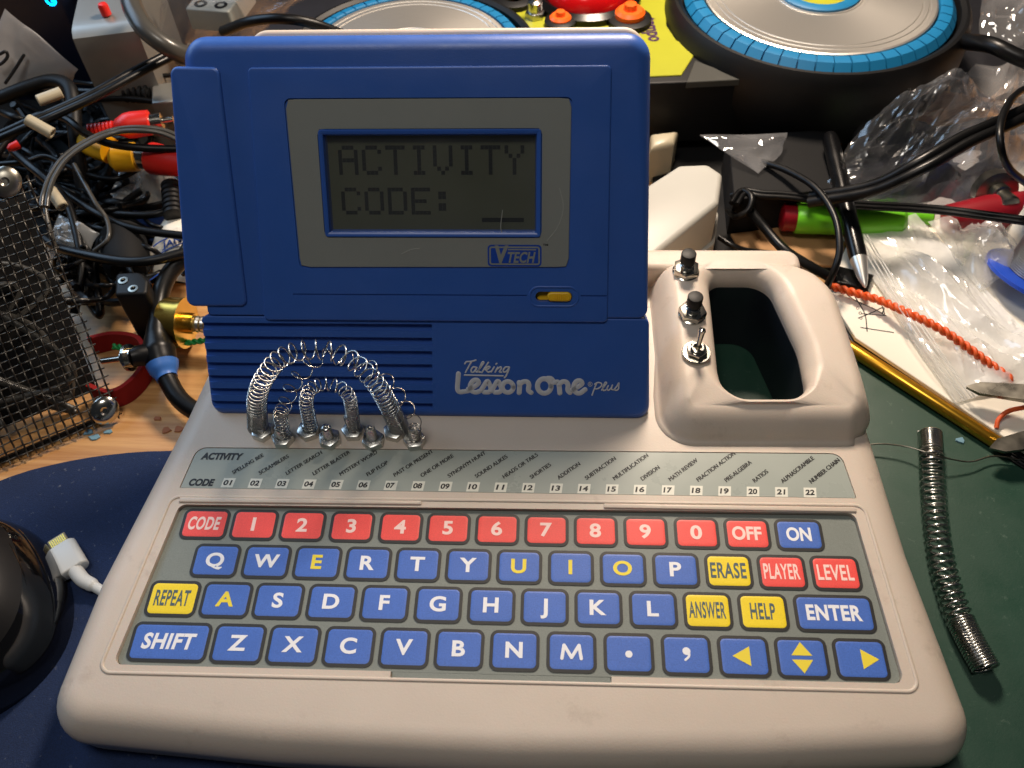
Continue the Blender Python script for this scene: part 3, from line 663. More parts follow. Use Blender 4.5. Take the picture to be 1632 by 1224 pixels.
m = MB(); q = np.array([(x, y, z + .2), (x + .03, y + .08, z + .6), (x + .06, y + .16, z + 1.05), (x + .07, y + .18, z + 1.12), (x + .075, y + .19, z + 1.2), (x + .08, y + .2, z + 1.26)])
m.add(*tube(q, [.10, .10, .13, .15, .13, .04], 16)); build(m, 'lever', 'bright_steel', p, DK)

# ------------------------------------------------------------------ SPRINGS
def arc(pts, Y): return [dky(px, py, Y if np.isscalar(Y) else Y[i]) for i, (px, py) in enumerate(pts)]
m = MB(); path = arc([(411, 682), (410, 660), (410, 634), (417, 610), (428, 592), (443, 574), (470, 561), (504, 557), (538, 563), (568, 580), (600, 613), (620, 647), (632, 672), (637, 686)], 9.25)
PT = [0, .10, .12, .22, .30, .45, .62, .72, .80, .86, .88, 1]; PV = [.095, .095, .18, .25, .34, .43, .43, .34, .23, .17, .095, .095]
def pitA(t): return float(np.interp(t, PT, PV))
m.add(*helix(path, lambda t: .385 - .05 * math.sin(math.pi * t), pitA, .033, seg=16)); tag(build(m, 'arch_spring', 'steel', F=DK, sharp=80), 'tallest thick steel coil spring arching between two bolts before the blue lid', 'spring')
m = MB(); path = arc([(496, 682), (491, 660), (488, 640), (493, 622), (508, 613), (524, 612), (543, 618), (556, 632), (561, 655), (564, 680)], 9.12)
m.add(*helix(path, lambda t: .26 - .03 * t, lambda t: float(np.interp(t, [0, .22, .4, .6, .74, .78, 1], [.17, .19, .30, .30, .2, .11, .11])), .028, seg=16)); tag(build(m, 'arch_spring', 'steel', F=DK, sharp=80), 'small low arched coil spring standing under the tallest arched spring', 'spring')
m = MB(); path = arc([(452, 690), (449, 675), (447, 661), (453, 647), (460, 630), (469, 609), (485, 590), (506, 571), (533, 568), (558, 574), (581, 581), (604, 596), (625, 616), (641, 638), (654, 657), (661, 673), (661, 685), (661, 696)], [8.78, 8.78, 8.8, 8.8, 8.85, 8.9, 9.0, 9.1, 9.2, 9.2, 9.15, 9.05, 8.95, 8.85, 8.8, 8.75, 8.75, 8.75])
m.add(*helix(path, lambda t: .24 + .05 * math.sin(math.pi * min(1, t * 1.3)), lambda t: float(np.interp(t, [0, .13, .2, .93, .95, 1], [.2, .22, .8, .8, .16, .16])), .021, seg=22)); tag(build(m, 'stretched_spring', 'bright_steel', F=DK, sharp=80), 'thin stretched wire spring with loose coils threaded through the tallest arched spring', 'spring')
m = MB(); path = [at(px, py, .3 + .5) for px, py in ((1482, 690), (1484, 720), (1486, 770), (1491, 830), (1500, 890), (1515, 945), (1532, 990), (1549, 1025), (1572, 1066))]
m.add(*helix(path, lambda t: .45, lambda t: .105 if t < .09 or t > .82 else .31, .046, seg=18)); tag(build(m, 'loose_spring', 'steel', sharp=80), 'long steel coil spring lying loose on the green cutting mat', 'spring')

# ------------------------------------------------------------------ CLUTTER
def cable(name, pts, r, mat, label, cat='cable', group=None, n=70, sides=8, pair=0.0):
    P = crv([at(px, py, z) for px, py, z in pts], n); m = MB()
    if pair:
        T, U, B = frames(P); side = np.cross(T, (0, 0, 1.)); side /= np.linalg.norm(side, axis=1)[:, None]
        for s_ in (-1, 1): m.add(*tube(P + side * pair * s_, r, sides))
    else: m.add(*tube(P, r, sides))
    return tag(build(m, name, mat, sharp=60), label, cat, group)
def rod(p, q, prof, n=24):                  # lathe along p -> q; profile [(radius, 0..1)]
    p = np.array(p, float); q = np.array(q, float); L = np.linalg.norm(q - p)
    V, F = lathe([(r, t * L) for r, t in prof], n); T = frame_to(p, q - p); return np.asarray(V) @ T[:3, :3].T + T[:3, 3], F
def quadsheet(pts, **kw): return sheet([at(*p) for p in pts], **kw)
def tri_slab(pts, z0, z1, bev=.05): return slab(np.array([at(px, py, z1)[:2] for px, py in pts]), z0, z1, bev, 3)

# ---- DJ toy: a black console with two platters
TZ = 6.0
cR = at(1305, -14, TZ); cL = at(652, 80, TZ)
rD = np.linalg.norm(at(1490, -14, TZ) - at(1120, -14, TZ)) / 2; rL = np.linalg.norm(at(812, 80, TZ) - at(492, 80, TZ)) / 2
dj = thing('toy_turntable', (cR[0] - 12, cR[1], 0), 'black toy DJ console with silver platters, yellow panel and bright buttons', 'toy turntable')
m = MB()
def pod(c, rd, z0, z1):
    R1 = rd * 1.315
    return lathe([(R1 * .80, z0), (R1 * .93, z0 + .5), (R1 * 1.0, z0 + 2.2), (R1 * 1.005, z1 - 1.1), (R1 * .985, z1 - .35), (R1 * .96, z1 - .02), (R1 * .94, z1), (R1 * .912, z1 - .15), (R1 * .90, z1 - .9), (0, z1 - .9)], 96, trans(*c))
def offs(VF, c): V, F = VF; return np.asarray(V) + np.array((c[0], c[1], 0)), F
m.add(*offs(pod(cR, rD, 1.0, TZ - .1), cR)); m.add(*offs(pod(cL, rL, 1.0, TZ - .1), cL))
mid = [at(px, py, TZ - 1.3)[:2] for px, py in ((1215, 126), (1040, 133), (560, 142), (520, 60), (700, -30), (1130, -60))]
m.add(*slab(rpoly(mid, [1, 1, 2, 3, 2, 1]), 1.0, TZ - 1.3, .12, 4))
build(m, 'console_body', 'black_plastic', dj)
for c, rd in ((cR, rD), (cL, rL)):
    n = 150; P = []                          # ribbed rubber ring: tall blocks with narrow gaps
    nb = 50
    V = []; F = []; prof = [(1.035, -1.0), (1.15, -.95), (1.165, -.42), (1.115, -.04), (1.04, .02), (1.02, -.02), (1.01, -.3)]
    rings = []
    for k in range(nb):
        for t, g in ((.03, 1), (.5, 1), (.93, 1), (.95, .982), (1.01, .982)):
            a = 2 * math.pi * (k + t) / nb
            rings.append([(rd * (pr if pr < 1.03 else pr * g) * math.cos(a), rd * (pr if pr < 1.03 else pr * g) * math.sin(a), z - (.10 if (g < 1 and pr > 1.03) else 0)) for pr, z in prof])
    V = np.array(rings).reshape(-1, 3) + np.array((c[0], c[1], TZ)); K = len(rings); q = len(prof)
    F = [(i * q + j, ((i + 1) % K) * q + j, ((i + 1) % K) * q + j + 1, i * q + j + 1) for i in range(K) for j in range(q - 1)]
    mm = MB(); mm.add(V, F); pl = build(mm, 'platter', 'cyan_rubber', dj, sharp=25)
    mm = MB(); V, F = lathe([(rd, -.5), (rd, -.05), (rd * .985, .0), (rd * .945, .0), (rd * .94, -.03), (rd * .925, -.03), (rd * .92, 0), (rd * .885, 0), (rd * .88, -.03), (rd * .87, -.03), (rd * .865, .0), (rd * .42, 0), (rd * .41, -.04), (rd * .385, -.04), (rd * .38, 0), (rd * .30, 0)], 128); mm.add(np.asarray(V) + c, F)
    WLOC[pl.name] = WLOC[dj.name]
    build(mm, 'platter_disc', 'disc_silver', pl, sharp=20)
    mm = MB(); V, F = lathe([(rd * .36, -.1), (rd * .36, .12), (rd * .33, .2), (rd * .28, .2), (rd * .26, .1)], 64); mm.add(np.asarray(V) + c, F); build(mm, 'hub_ring', 'cyan_rubber', pl)
    mm = MB(); V, F = lathe([(rd * .262, -.1), (rd * .262, .13), (0, .13)], 48); mm.add(np.asarray(V) + c, F); build(mm, 'hub_cap', 'toy_yellow', pl)
pz = TZ - 1.22
yp = np.array([at(px, py, pz)[:2] for px, py in ((1086, 119), (1020, 122), (850, 127), (790, 20), (820, -40), (1060, -60), (1062, 40), (1078, 64), (1112, 78))])
m = MB(); m.add(*slab(yp, pz - .2, pz, .03, 1)); ypn = build(m, 'control_panel', 'toy_yellow', dj)
m = MB(); m.add(*slab(np.array([at(px, py, pz + .05)[:2] for px, py in ((1094, 131), (1190, 126), (1150, 112), (1108, 96))]), pz - .3, pz + .05, .03, 1)); build(m, 'corner_trim', 'dark_trim', dj)
m = MB(); p = at(936, -2, pz); V, F = lathe([(3.15, 0), (3.15, .35), (2.75, .55), (2.55, .4)], 48); m.add(np.asarray(V) + p, F, 0)
V, F = lathe([(2.5, .3), (2.4, .8), (2.0, 1.25), (1.3, 1.6), (.6, 1.75), (0, 1.78)], 40); m.add(np.asarray(V) + p, F, 1); build(m, 'dome_button', ['black_gloss', 'dome_red'], dj)
for (px, py, mt, rr, hh) in ((948, 24, 'cyan_rubber', .85, .35), (893, 40, 'toy_orange', .62, .6), (1003, 36, 'toy_orange', .85, .8), (820, 4, 'toy_orange', .8, .4)):
    p = at(px, py, pz); m = MB()
    V, F = lathe([(rr * 1.45, 0), (rr * 1.45, .3), (rr * 1.15, .4)], 28); m.add(np.asarray(V) + p, F, 0)
    V, F = lathe([(rr, .2), (rr, hh * .8), (rr * .8, hh), (rr * .45, hh), (rr * .4, hh * 1.4), (0, hh * 1.45)], 28); m.add(np.asarray(V) + p, F, 1); build(m, 'button', ['black_plastic', mt], dj)
p = at(853, 26, pz); m = MB(); V, F = hexa(.6, 0, .35); m.add(V + p, F); V, F = lathe([(.42, .3), (.42, .9), (.2, 1.0), (.18, 2.2), (.3, 2.6), (.2, 2.8)], 20); m.add(np.asarray(V) + p, F); build(m, 'metal_switch', 'steel', dj)
V, F = fit_text('tempo', 2.5, .8, .03); T = rz(-math.pi / 2 + .1); m = MB(); m.add(V @ T[:3, :3].T + at(1041, 46, pz + .02), F); build(m, 'lettering', 'print_purple', dj)
V, F = fit_text('Mono', 2.4, .5, .02); T = rz(.25); m = MB(); m.add(V @ T[:3, :3].T + at(920, 38, pz + .02), F); build(m, 'lettering', 'lime_ink', dj)
for q in [(cR[0] + 6 * math.cos(a), cR[1] + 6 * math.sin(a), 0) for a in np.linspace(0, 2 * math.pi, 5)[:4]] + [(cL[0], cL[1], 0)]:
    m = MB(); V, F = lathe([(1.3, 0), (1.5, 1.2)], 16); m.add(np.asarray(V) + np.array(q), F); build(m, 'foot', 'black_matte', dj)

# ---- things behind the toy, at its plain side
def slab_at(name, pts, z0, z1, mat, label, cat, bev=.1):
    m = MB(); m.add(*tri_slab(pts, z0, z1, bev)); return tag(build(m, name, mat), label, cat)
# white plastic charger block
m = MB(); P = rpoly([at(px, py, 4.2)[:2] for px, py in ((1128, 260), (1152, 276), (1146, 322), (1046, 404), (960, 412), (960, 340), (1082, 262))], [.4, .3, .3, .3, .3, .3, .4], 4)
m.add(*slab(P, 1.6, 4.2, .25, 4)); m.add(*slab(inset(P, -.18), 0, 1.75, .1, 3)); tag(build(m, 'plug_adapter', 'white_plastic'), 'white plastic power adapter with chamfered corners behind the blue lid', 'adapter')
slab_at('storage_box', ((1160, 215), (1330, 205), (1345, 300), (1170, 318)), 0, 2.6, 'black_matte', 'flat black box with faint grey print in the shade of the DJ console', 'box', .12)
m = MB(); m.add(*tri_slab(((1165, 372), (1180, 398), (1250, 420), (1345, 424), (1348, 376), (1240, 362)), 0, .5, .05)); tag(build(m, 'cardboard_piece', 'card_brown'), 'torn brown cardboard scrap under the green marker', 'cardboard')
# green marker with red end
mk = thing('marker_pen', at(1300, 350, .5), 'fat lime green marker pen with a red end cap', 'marker')
p, q = at(1244, 346, 1.4), at(1440, 352, 1.4); d = (q - p) / np.linalg.norm(q - p)
m = MB(); m.add(*rod(p + d * .7, q, [(.74, 0), (.8, .02), (.8, .42), (.74, .44), (.8, .46), (.8, .96), (.6, 1)])); build(m, 'barrel', 'green_plastic', mk)
m = MB(); m.add(*rod(p, p + d * .75, [(.55, 0), (.7, .1), (.7, 1)])); build(m, 'end_cap', 'red_handle', mk)
m = MB(); m.add(*rod(at(1402, 345, 1.2), at(1486, 347, 1.2), [(.0, 0), (.38, .01), (.38, .97), (.3, 1)])); tag(build(m, 'highlighter', 'green_plastic'), 'slim lime stick poking out above the clear zip bag', 'highlighter')
# ballpoint pen
bp = thing('ballpoint_pen', at(1350, 380, 1.2), 'black ballpoint pen with a shiny silver tip pointing at the notebook', 'pen')
p0, p1 = at(1379, 458, 1.75), at(1322, 215, 3.4); dd = p1 - p0
m = MB(); m.add(*rod(p0 + dd * .17, p1, [(.40, 0), (.42, .03), (.42, .95), (.3, 1)])); build(m, 'barrel', 'black_gloss', bp)
m = MB(); m.add(*rod(p0, p0 + dd * .172, [(.04, 0), (.1, .06), (.13, .12), (.22, .3), (.36, .8), (.40, 1)])); build(m, 'tip', 'satin_steel', bp)
slab_at('black_clip', ((1318, 446), (1385, 462), (1394, 436), (1330, 420)), 0, 1.4, 'black_gloss', 'small black plastic clip block under the pen tip', 'clip', .15)

# ---- notebook with papers and pencil
nb = thing('sketchbook', at(1500, 560, .3), 'thick open sketchbook with white pages and black cover on the green mat', 'sketchbook')
pg = [at(px, py, 1.0)[:2] for px, py in ((1318, 462), (1345, 508), (1364, 538), (1640, 722))]
e = pg[3] - pg[2]; e /= np.linalg.norm(e); far = [pg[3] + e * 4, pg[3] + e * 4 + np.array((5, 22)), pg[0] + np.array((6, 12))]
P = np.array(pg + far)
m = MB(); m.add(*slab(P, .8, 1.0, .03, 1)); build(m, 'pages', 'paper', nb)
nrm = np.array((e[1], -e[0])); nrm = nrm if nrm @ (pg[0] - far[1]) > 0 else -nrm
m = MB()
for k in range(5):
    o = nrm * (.02 + .07 * k); m.add(*slab(np.array([p + o for p in pg] + far), .79 - .095 * k - .085, .79 - .095 * k, .03, 2), k % 2)
build(m, 'cover', ['black_plastic', 'dusty_dark'], nb)
V = MB()
for pts in ([(1362, 472), (1378, 500), (1382, 528)], [(1350, 470), (1365, 480), (1392, 492), (1410, 502)], [(1368, 507), (1390, 498), (1408, 490), (1406, 500)], [(1372, 522), (1398, 526), (1424, 530)], [(1374, 500), (1400, 502), (1412, 503)], [(1404, 484), (1408, 494), (1410, 500)]):
    zi[0] += .001; V.add(*stroke([at(px, py, 1.005)[:2] for px, py in pts], .05, 1.005, .006))
for px, py in ((1371, 484), (1367, 491), (1371, 499), (1372, 507)): V.add(*stroke([at(px + 2 * math.cos(t), py + 2 * math.sin(t), 1.005)[:2] for t in np.linspace(0, 6.3, 12)], .03, 1.005, .006))
build(V, 'pen_sketch', 'print_black', nb, sharp=80)
p, q = at(1340, 545, .6), at(1606, 716, .6)
m = MB(); m.add(*rod(p, q, [(.28, 0), (.30, .01), (.30, .99), (.25, 1)], 24)); tag(build(m, 'metal_rod', 'gold_paint', sharp=50), 'shiny gold metal rod lying along the edge of the sketchbook', 'rod')
# zip bag over the paper, other bags and papers
m = MB(); m.add(*quadsheet([(1345, 372, 1.30), (1462, 338, 1.70), (1700, 590, 1.60), (1520, 640, 1.15)], nu=70, nv=60, amp=.45, seed=5, bulge=.5, k=26, thick=1)); zb = thing('zip_bag', at(1490, 480, 1.0), 'clear crumpled zip bag lying across the white sketchbook page', 'zip bag')
build(m, 'film', 'white_film', zb, sharp=14)
m = MB()
for o in (0, 7, 15, 20): m.add(*tube(crv([at(1362 + o, 374, 1.75), at(1420 + o, 470, 2.0), at(1480 + o, 560, 1.9), at(1534 + o, 634, 1.45)], 40), .035, 6))
build(m, 'zip_closure', 'white_film', zb)
m = MB(); m.add(*quadsheet([(1480, 352, 1.50), (1575, 348, 1.80), (1640, 415, 1.80), (1560, 465, 1.50)], nu=40, nv=40, amp=.35, seed=11, bulge=.5, k=18, thick=1)); tag(build(m, 'zip_bag', 'milky_film', sharp=18), 'cloudy plastic bag behind the solder spool', 'zip bag')
m = MB(); m.add(*quadsheet([(1592, 352, 1.30), (1640, 318, 2.70), (1680, 400, 2.50), (1640, 448, 1.20)], nu=24, nv=24, amp=.2, seed=3, bulge=.2, thick=1)); tag(build(m, 'folded_note', 'paper', sharp=25), 'folded white paper note beside the solder spool', 'note')
# orange twisted wire, clipped ends
P = crv([at(px, py, z) for px, py, z in ((1318, 455, 1.50), (1345, 462, 1.40), (1400, 478, 1.60), (1450, 500, 2.00), (1500, 525, 2.10), (1545, 556, 1.80), (1580, 582, 1.50), (1613, 606, 1.25))], 260)
m = MB(); T, U, B = frames(P); t = np.linspace(0, 2 * math.pi * 13, len(P))
for ph in (0, math.pi): m.add(*tube(P + .105 * (np.cos(t + ph)[:, None] * U + np.sin(t + ph)[:, None] * B), .105, 8))
tag(build(m, 'twisted_wire', 'orange_wire', sharp=70), 'pair of orange wires twisted together across the zip bag', 'wire')
cable('wire_offcut', [(1588, 682, 1.10), (1592, 668, 1.30), (1608, 655, 1.50), (1640, 648, 1.60)], .1, 'orange_wire', 'short bare red wire curling by the scissor blades', 'wire')
for i, (pts, lab) in enumerate((([(1541, 596), (1556, 604), (1580, 606), (1600, 598), (1618, 606)], 'fine dark wire clipping near the orange wire end'), ([(1566, 590), (1572, 597), (1586, 600), (1608, 590), (1614, 582)], 'tiny curled dark wire clipping under the orange wire'))):
    cable('wire_clipping', [(a, b, 1.15) for a, b in pts], .022, 'print_black', lab, 'wire clipping', sides=5)
cable('bare_wire', [(1330, 745, .42), (1355, 722, .6), (1391, 708, .75), (1440, 711, .85), (1480, 722, 1.0), (1500, 728, 1.0), (1545, 736, .7), (1585, 727, .6), (1640, 736, .5)], .035, 'old_steel', 'thin bare tinned wire trailing over the green mat under the loose spring', 'wire')
# pliers-like cutter blades
def blade(p, q, w0, w1, th): 
    p = np.array(p); q = np.array(q); d = (q - p) / np.linalg.norm(q - p); s_ = np.cross(d, (0, 0, 1)); 
    V = []
    for t, wv, h in ((0, .04, .05), (.15, w0, th * .6), (1, w1, th)):
        c = p + (q - p) * t
        for a, b in ((-1, -1), (1, -1), (1, 1), (-1, 1)): V.append(c + s_ * wv * a + np.array((0, 0, h * b)))
    F = [(k * 4 + i, k * 4 + (i + 1) % 4, k * 4 + 4 + (i + 1) % 4, k * 4 + 4 + i) for k in range(2) for i in range(4)] + [(3, 2, 1, 0), (8, 9, 10, 11)]
    return np.array(V), F
sc = thing('scissors', at(1632, 660, 1.00), 'open steel scissor blades reaching in over the sketchbook page', 'scissors')
m = MB(); m.add(*blade(at(1540, 617, 1.80), at(1680, 632, 2.40), .32, .5, .12)); build(m, 'blade', 'old_steel', sc, sharp=25)
m = MB(); m.add(*blade(at(1578, 714, 1.25), at(1690, 692, 1.45), .32, .55, .12)); build(m, 'blade', 'old_steel', sc, sharp=25)
# solder spool
sp = thing('solder_spool', at(1640, 455, 1.00), 'bright blue spool of solder standing on the sketchbook', 'solder spool')
c = at(1650, 448, 1.35); T = frame_to(c, (.3, .25, 1))
m = MB(); V, F = lathe([(.5, 0), (2.35, 0), (2.45, .06), (2.45, .22), (2.35, .28), (.8, .28)], 56); m.add(V, F, 0, T); V, F = lathe([(.5, 3.0), (2.4, 3.0), (2.4, 3.2), (.5, 3.2)], 56); m.add(V, F, 0, T); build(m, 'flange', 'spool_blue', sp)
m = MB(); pr = []
for k in range(26): pr += [(1.5, .28 + k * .104), (1.58, .28 + k * .104 + .052)]
V, F = lathe(pr, 48); m.add(V, F, 0, T); build(m, 'wire_winding', 'solder', sp, sharp=80)
# potentiometer on a red board, red handled tool
pt = thing('potentiometer', at(1580, 315, .8), 'silver potentiometer with a splined shaft on a small red board', 'potentiometer')
m = MB(); m.add(*quadsheet([(1556, 338, .6), (1655, 320, .6), (1655, 268, .6), (1558, 282, .6)], nu=4, nv=4, amp=0, thick=1, seed=2, bulge=.06)); build(m, 'board', 'pcb_red', pt)
p = at(1580, 300, 2.0); q = at(1612, 326, 2.6)
m = MB(); m.add(*rod(p, q, [(1.05, 0), (1.05, .3), (.85, .32), (.55, .33), (.55, .55), (.42, .57), (.42, .98), (.36, 1)])); build(m, 'body', 'old_steel', pt)
m = MB(); m.add(*rod(at(1500, 352, 1.4), at(1650, 330, 2.0), [(.2, 0), (.75, .06), (.95, .5), (.85, 1)])); tag(build(m, 'screwdriver_handle', 'red_handle'), 'dark red tool handle lying behind the folded note', 'tool')
m = MB(); m.add(*quadsheet([(1608, 255, 1.2), (1660, 250, 1.2), (1660, 205, 1.6), (1610, 215, 1.6)], nu=8, nv=8, amp=.2, thick=1, seed=8, bulge=.5)); tag(build(m, 'wooden_block', 'card_brown', sharp=30), 'tan wooden scrap under the looped black cord', 'scrap')

# ---- bags beyond the DJ console
m = MB(); m.add(*quadsheet([(1300, 335, .35), (1565, 345, .35), (1640, 200, .4), (1370, 215, .4)], nu=40, nv=40, amp=.8, seed=21, bulge=.7, k=24, thick=1)); tag(build(m, 'parts_pouch', 'dusty_dark', sharp=25), 'lumpy dark pouch of parts under the crumpled clear bag', 'pouch')
m = MB(); m.add(*quadsheet([(1300, 335, 1.6), (1575, 335, 1.4), (1680, 190, 1.8), (1370, 205, 1.6)], nu=90, nv=70, amp=1.0, seed=34, bulge=.45, k=46, thick=1)); tag(build(m, 'clear_bag', 'dim_film', sharp=14), 'crumpled glossy clear bag over the dark parts pouch', 'plastic bag')
m = MB(); m.add(*quadsheet([(1440, 250, 1.8), (1660, 255, 1.8), (1720, 90, 2.4), (1560, 100, 2.4)], nu=90, nv=70, amp=1.1, seed=9, bulge=.5, k=40, thick=1)); tag(build(m, 'clear_bag', 'clear_film', sharp=14), 'shiny wrinkled clear bag beside the console rim under the black cord', 'plastic bag')
m = MB(); m.add(*quadsheet([(1565, 80, 2.5), (1720, 95, 2.5), (1720, -60, 5.0), (1565, -60, 5.0)], nu=60, nv=50, amp=1.2, seed=15, bulge=.8, k=26, thick=1)); tag(build(m, 'clear_bag', 'clear_film', sharp=14), 'pale clear bag behind the console at the top corner', 'plastic bag')
m = MB(); m.add(*quadsheet([(1115, 215, 3.4), (1255, 212, 3.4), (1245, 245, 3.0), (1208, 276, 2.8)], nu=24, nv=24, amp=.25, seed=6, bulge=.15, k=10, thick=1)); tag(build(m, 'bag_corner', 'clear_film', sharp=18), 'empty clear bag with its corner hanging from under the console', 'plastic bag')
slab_at('plastic_block', ((1037, 235), (1075, 225), (1082, 205), (1037, 210)), 0, 2.4, 'ivory_plastic', 'beige block in the shade between blue lid and console', 'block', .4)
slab_at('rubber_sheet', ((1040, 410), (1345, 430), (1365, 300), (1290, 190), (1040, 215)), 0, .35, 'black_matte', 'matte black sheet under the cords behind the carry handle', 'panel', .05)
# ---- cords behind the handle
cable('thin_cord', [(1170, 325, 2.6), (1185, 306, 2.6), (1215, 310, 2.6), (1262, 313, 2.6), (1350, 325, 2.5), (1480, 333, 2.7), (1560, 342, 3.0), (1650, 354, 3.4)], .14, 'cable_black', 'thin black cord running straight past the marker and over the zip bag', pair=.14)
cable('cord_loop', [(1165, 312, 2.2), (1185, 304, 2.6), (1198, 315, 2.7), (1192, 335, 2.4), (1172, 345, 2.0), (1160, 335, 1.6)], .16, 'cable_black', 'small black cord coil next to the white adapter')
cable('curved_cord', [(1215, 258, 2.8), (1255, 272, 3.2), (1300, 300, 3.6), (1330, 345, 3.6), (1338, 395, 3.2), (1330, 430, 2.6), (1316, 460, 1.6)], .17, 'cable_black', 'black cord bowing around the green marker towards the handle')
cable('straight_cord', [(1195, 335, 1.9), (1220, 365, 2.2), (1250, 398, 2.2), (1290, 424, 1.9), (1330, 446, 1.4)], .24, 'cable_black', 'stiff black cord slanting from the coil to the carry handle')
cable('cable_tip', [(1146, 378, 1.2), (1165, 390, 1.2), (1190, 399, 1.0), (1240, 405, .8)], .14, 'cable_black', 'short black lead end peeking out below the white adapter')
cable('twin_cord', [(1290, 318, 3.0), (1390, 300, 4.4), (1470, 262, 5.8), (1540, 222, 6.4), (1600, 196, 6.6), (1660, 168, 6.6)], .26, 'cable_black', 'thick twin black cord climbing over the crumpled clear bags', pair=.24)
cable('cord_hoop', [(1660, 130, 6.2), (1620, 150, 7.0), (1598, 185, 7.4), (1594, 225, 7.2), (1608, 268, 6.0), (1650, 302, 4.0)], .17, 'cable_black', 'round black cord hoop standing at the edge past the twin cord')
cable('back_cord', [(1535, 66, 5.5), (1580, 72, 6.5), (1620, 90, 6.5), (1670, 110, 6.2)], .42, 'cable_black', 'thick black cord leaving the back of the console')

# ---- left of the toy: mesh box, connectors, leads
br = at(190, 662, .3); bl = at(0, 742, .3); ed = (br - bl) / np.linalg.norm(br - bl); up = np.array((0, 0, 1.)); back = np.array((-ed[1], ed[0], 0)); 
FM = np.eye(4); FM[:3, 0] = -ed; FM[:3, 1] = up; FM[:3, 2] = np.cross(-ed, up); FM[:3, 3] = br
if FM[1, 2] > 0: FM[:3, 2] *= -1
tp = at(48, 285, 8.6); FM[:3, 1] = (tp - br) / np.linalg.norm(tp - br); FM[:3, 2] = np.cross(FM[:3, 0], FM[:3, 1]); FM[:3, 2] /= np.linalg.norm(FM[:3, 2])
if FM[1, 2] > 0: FM[:3, 2] *= -1
mb_ = thing('mesh_basket', br + (-ed) * 4, 'black box with a woven steel wire mesh front on the wooden desk', 'mesh box')
hM = on_plane(40, 285, FM)[1]; wM = 11; st = .36
m = MB(); nx = int(wM / st); ny = int(hM / st)
for i in range(nx + 1):
    y = np.linspace(-.12, hM + .1, ny * 3); x = i * st + .05
    m.add(*tube(np.column_stack([np.full_like(y, x) + .02 * np.sin(y * 1.3 + i), y, .05 * np.sin(math.pi * (y / st + i))]), .043, 6))
for j in range(ny + 1):
    x = np.linspace(-.12 + .05 * math.sin(j * 2.1), wM + .1, nx * 3); y = j * st + .05
    m.add(*tube(np.column_stack([x, np.full_like(x, y) + .02 * np.sin(x * 1.7 + j), -.05 * np.sin(math.pi * (x / st + j))]), .035, 5))
build(m, 'wire_mesh', 'mesh_steel', mb_, FM, sharp=80)
m = MB(); m.add(*box(.7, wM, .2, hM - .4, -2.2, -2.0)); m.add(*box(.5, wM, .05, .2, -2.0, -.25)); m.add(*box(wM - .2, wM, 0, hM, -2.0, -.3)); build(m, 'tray', 'black_matte', mb_, FM)
for (px, py, rr) in ((167, 654, .62), (9, 290, .62)):
    q = on_plane(px, py, FM, .12); m = MB(); V, F = lathe([(rr, -.05), (rr, .03), (rr * .92, .1), (rr * .6, .2), (.18, .22), (.1, .16), (0, .16)], 28)
    m.add(np.asarray(V) + q, F); build(m, 'screw', 'bright_steel' if px > 100 else 'old_steel', mb_, FM)
m = MB(); rnd = random.Random(4)
for k in range(5):
    P = [(rnd.uniform(.6, 9), rnd.uniform(.4, hM - 1), rnd.uniform(-1.7, -.4)) for _ in range(6)]; m.add(*tube(crv(P, 60), .14, 6))
tag(build(m, 'coiled_lead', 'cable_grey', F=FM, sharp=60), 'loose dark leads bundled behind the wire mesh', 'cable')
# Y shaped black lead with jack
yl = thing('splitter_lead', at(255, 560, .5), 'black Y-shaped lead with a blue tape band beside the toy', 'splitter lead')
P1 = crv([at(*p) for p in ((330, 350, 3.2), (296, 406, 3.0), (270, 436, 2.8), (256, 470, 2.5), (251, 510, 2.2), (251, 545, 1.8), (257, 574, 1.5), (268, 606, 1.2), (290, 640, 1.0), (330, 664, .85), (380, 676, .8))], 120)
rr = np.interp(np.linspace(0, 1, 120), [0, .45, .50, .56, .61, .64, .66, 1], [.40, .40, .5, .74, .68, .58, .42, .40])
m = MB(); m.add(*tube(P1, rr, 18)); P2 = crv([at(*p) for p in ((259, 572, 1.5), (240, 566, 1.7), (222, 567, 1.9), (208, 570, 2.0))], 30); m.add(*tube(P2, np.linspace(.62, .42, 30), 16)); build(m, 'lead', 'cable_black', yl)
i = 76; m = MB(); m.add(*tube(P1[i - 3:i + 5], rr[i - 3:i + 5] + .05, 18)); build(m, 'tape_band', 'blue_tape', yl)
p, q = at(214, 569, 2.0), at(160, 576, 1.7); m = MB(); m.add(*rod(p, q, [(.45, 0), (.45, .1), (.62, .1), (.62, .18), (.34, .2), (.34, .32), (.14, .34), (.14, .95), (.05, 1)], 20)); build(m, 'jack', 'bright_steel', yl, sharp=30)
# black connector block with two screws
cb = thing('connector_block', at(207, 500, .2), 'black rectangular connector block with two small screws', 'connector')
V, F = tri_slab(((181, 438), (226, 436), (238, 452), (232, 470), (182, 470)), 0, 3.4, .2)
m = MB(); P = rpoly([at(px, py, 3.6)[:2] for px, py in ((182, 470), (234, 468), (236, 446), (224, 432), (184, 434))], [.2, .2, .2, .5, .2], 5); m.add(*slab(P, .1, 3.6, .15, 3)); build(m, 'body', 'black_plastic', cb)
for (px, py, z) in ((212, 460, 3.62), (196, 447, 3.62)):
    m = MB(); V, F = lathe([(.22, -.05), (.22, .02), (.12, .03), (.1, -.02), (0, -.02)], 20); m.add(np.asarray(V) + at(px, py, z), F); build(m, 'screw', 'old_steel', cb)
m = MB(); m.add(*rod(at(195, 375, 2.2), at(205, 432, 2.4), [(.9, 0), (1.1, .1), (1.1, .8), (.8, 1)], 20)); tag(build(m, 'power_plug', 'black_matte'), 'stubby matte black plug above the connector block', 'plug')
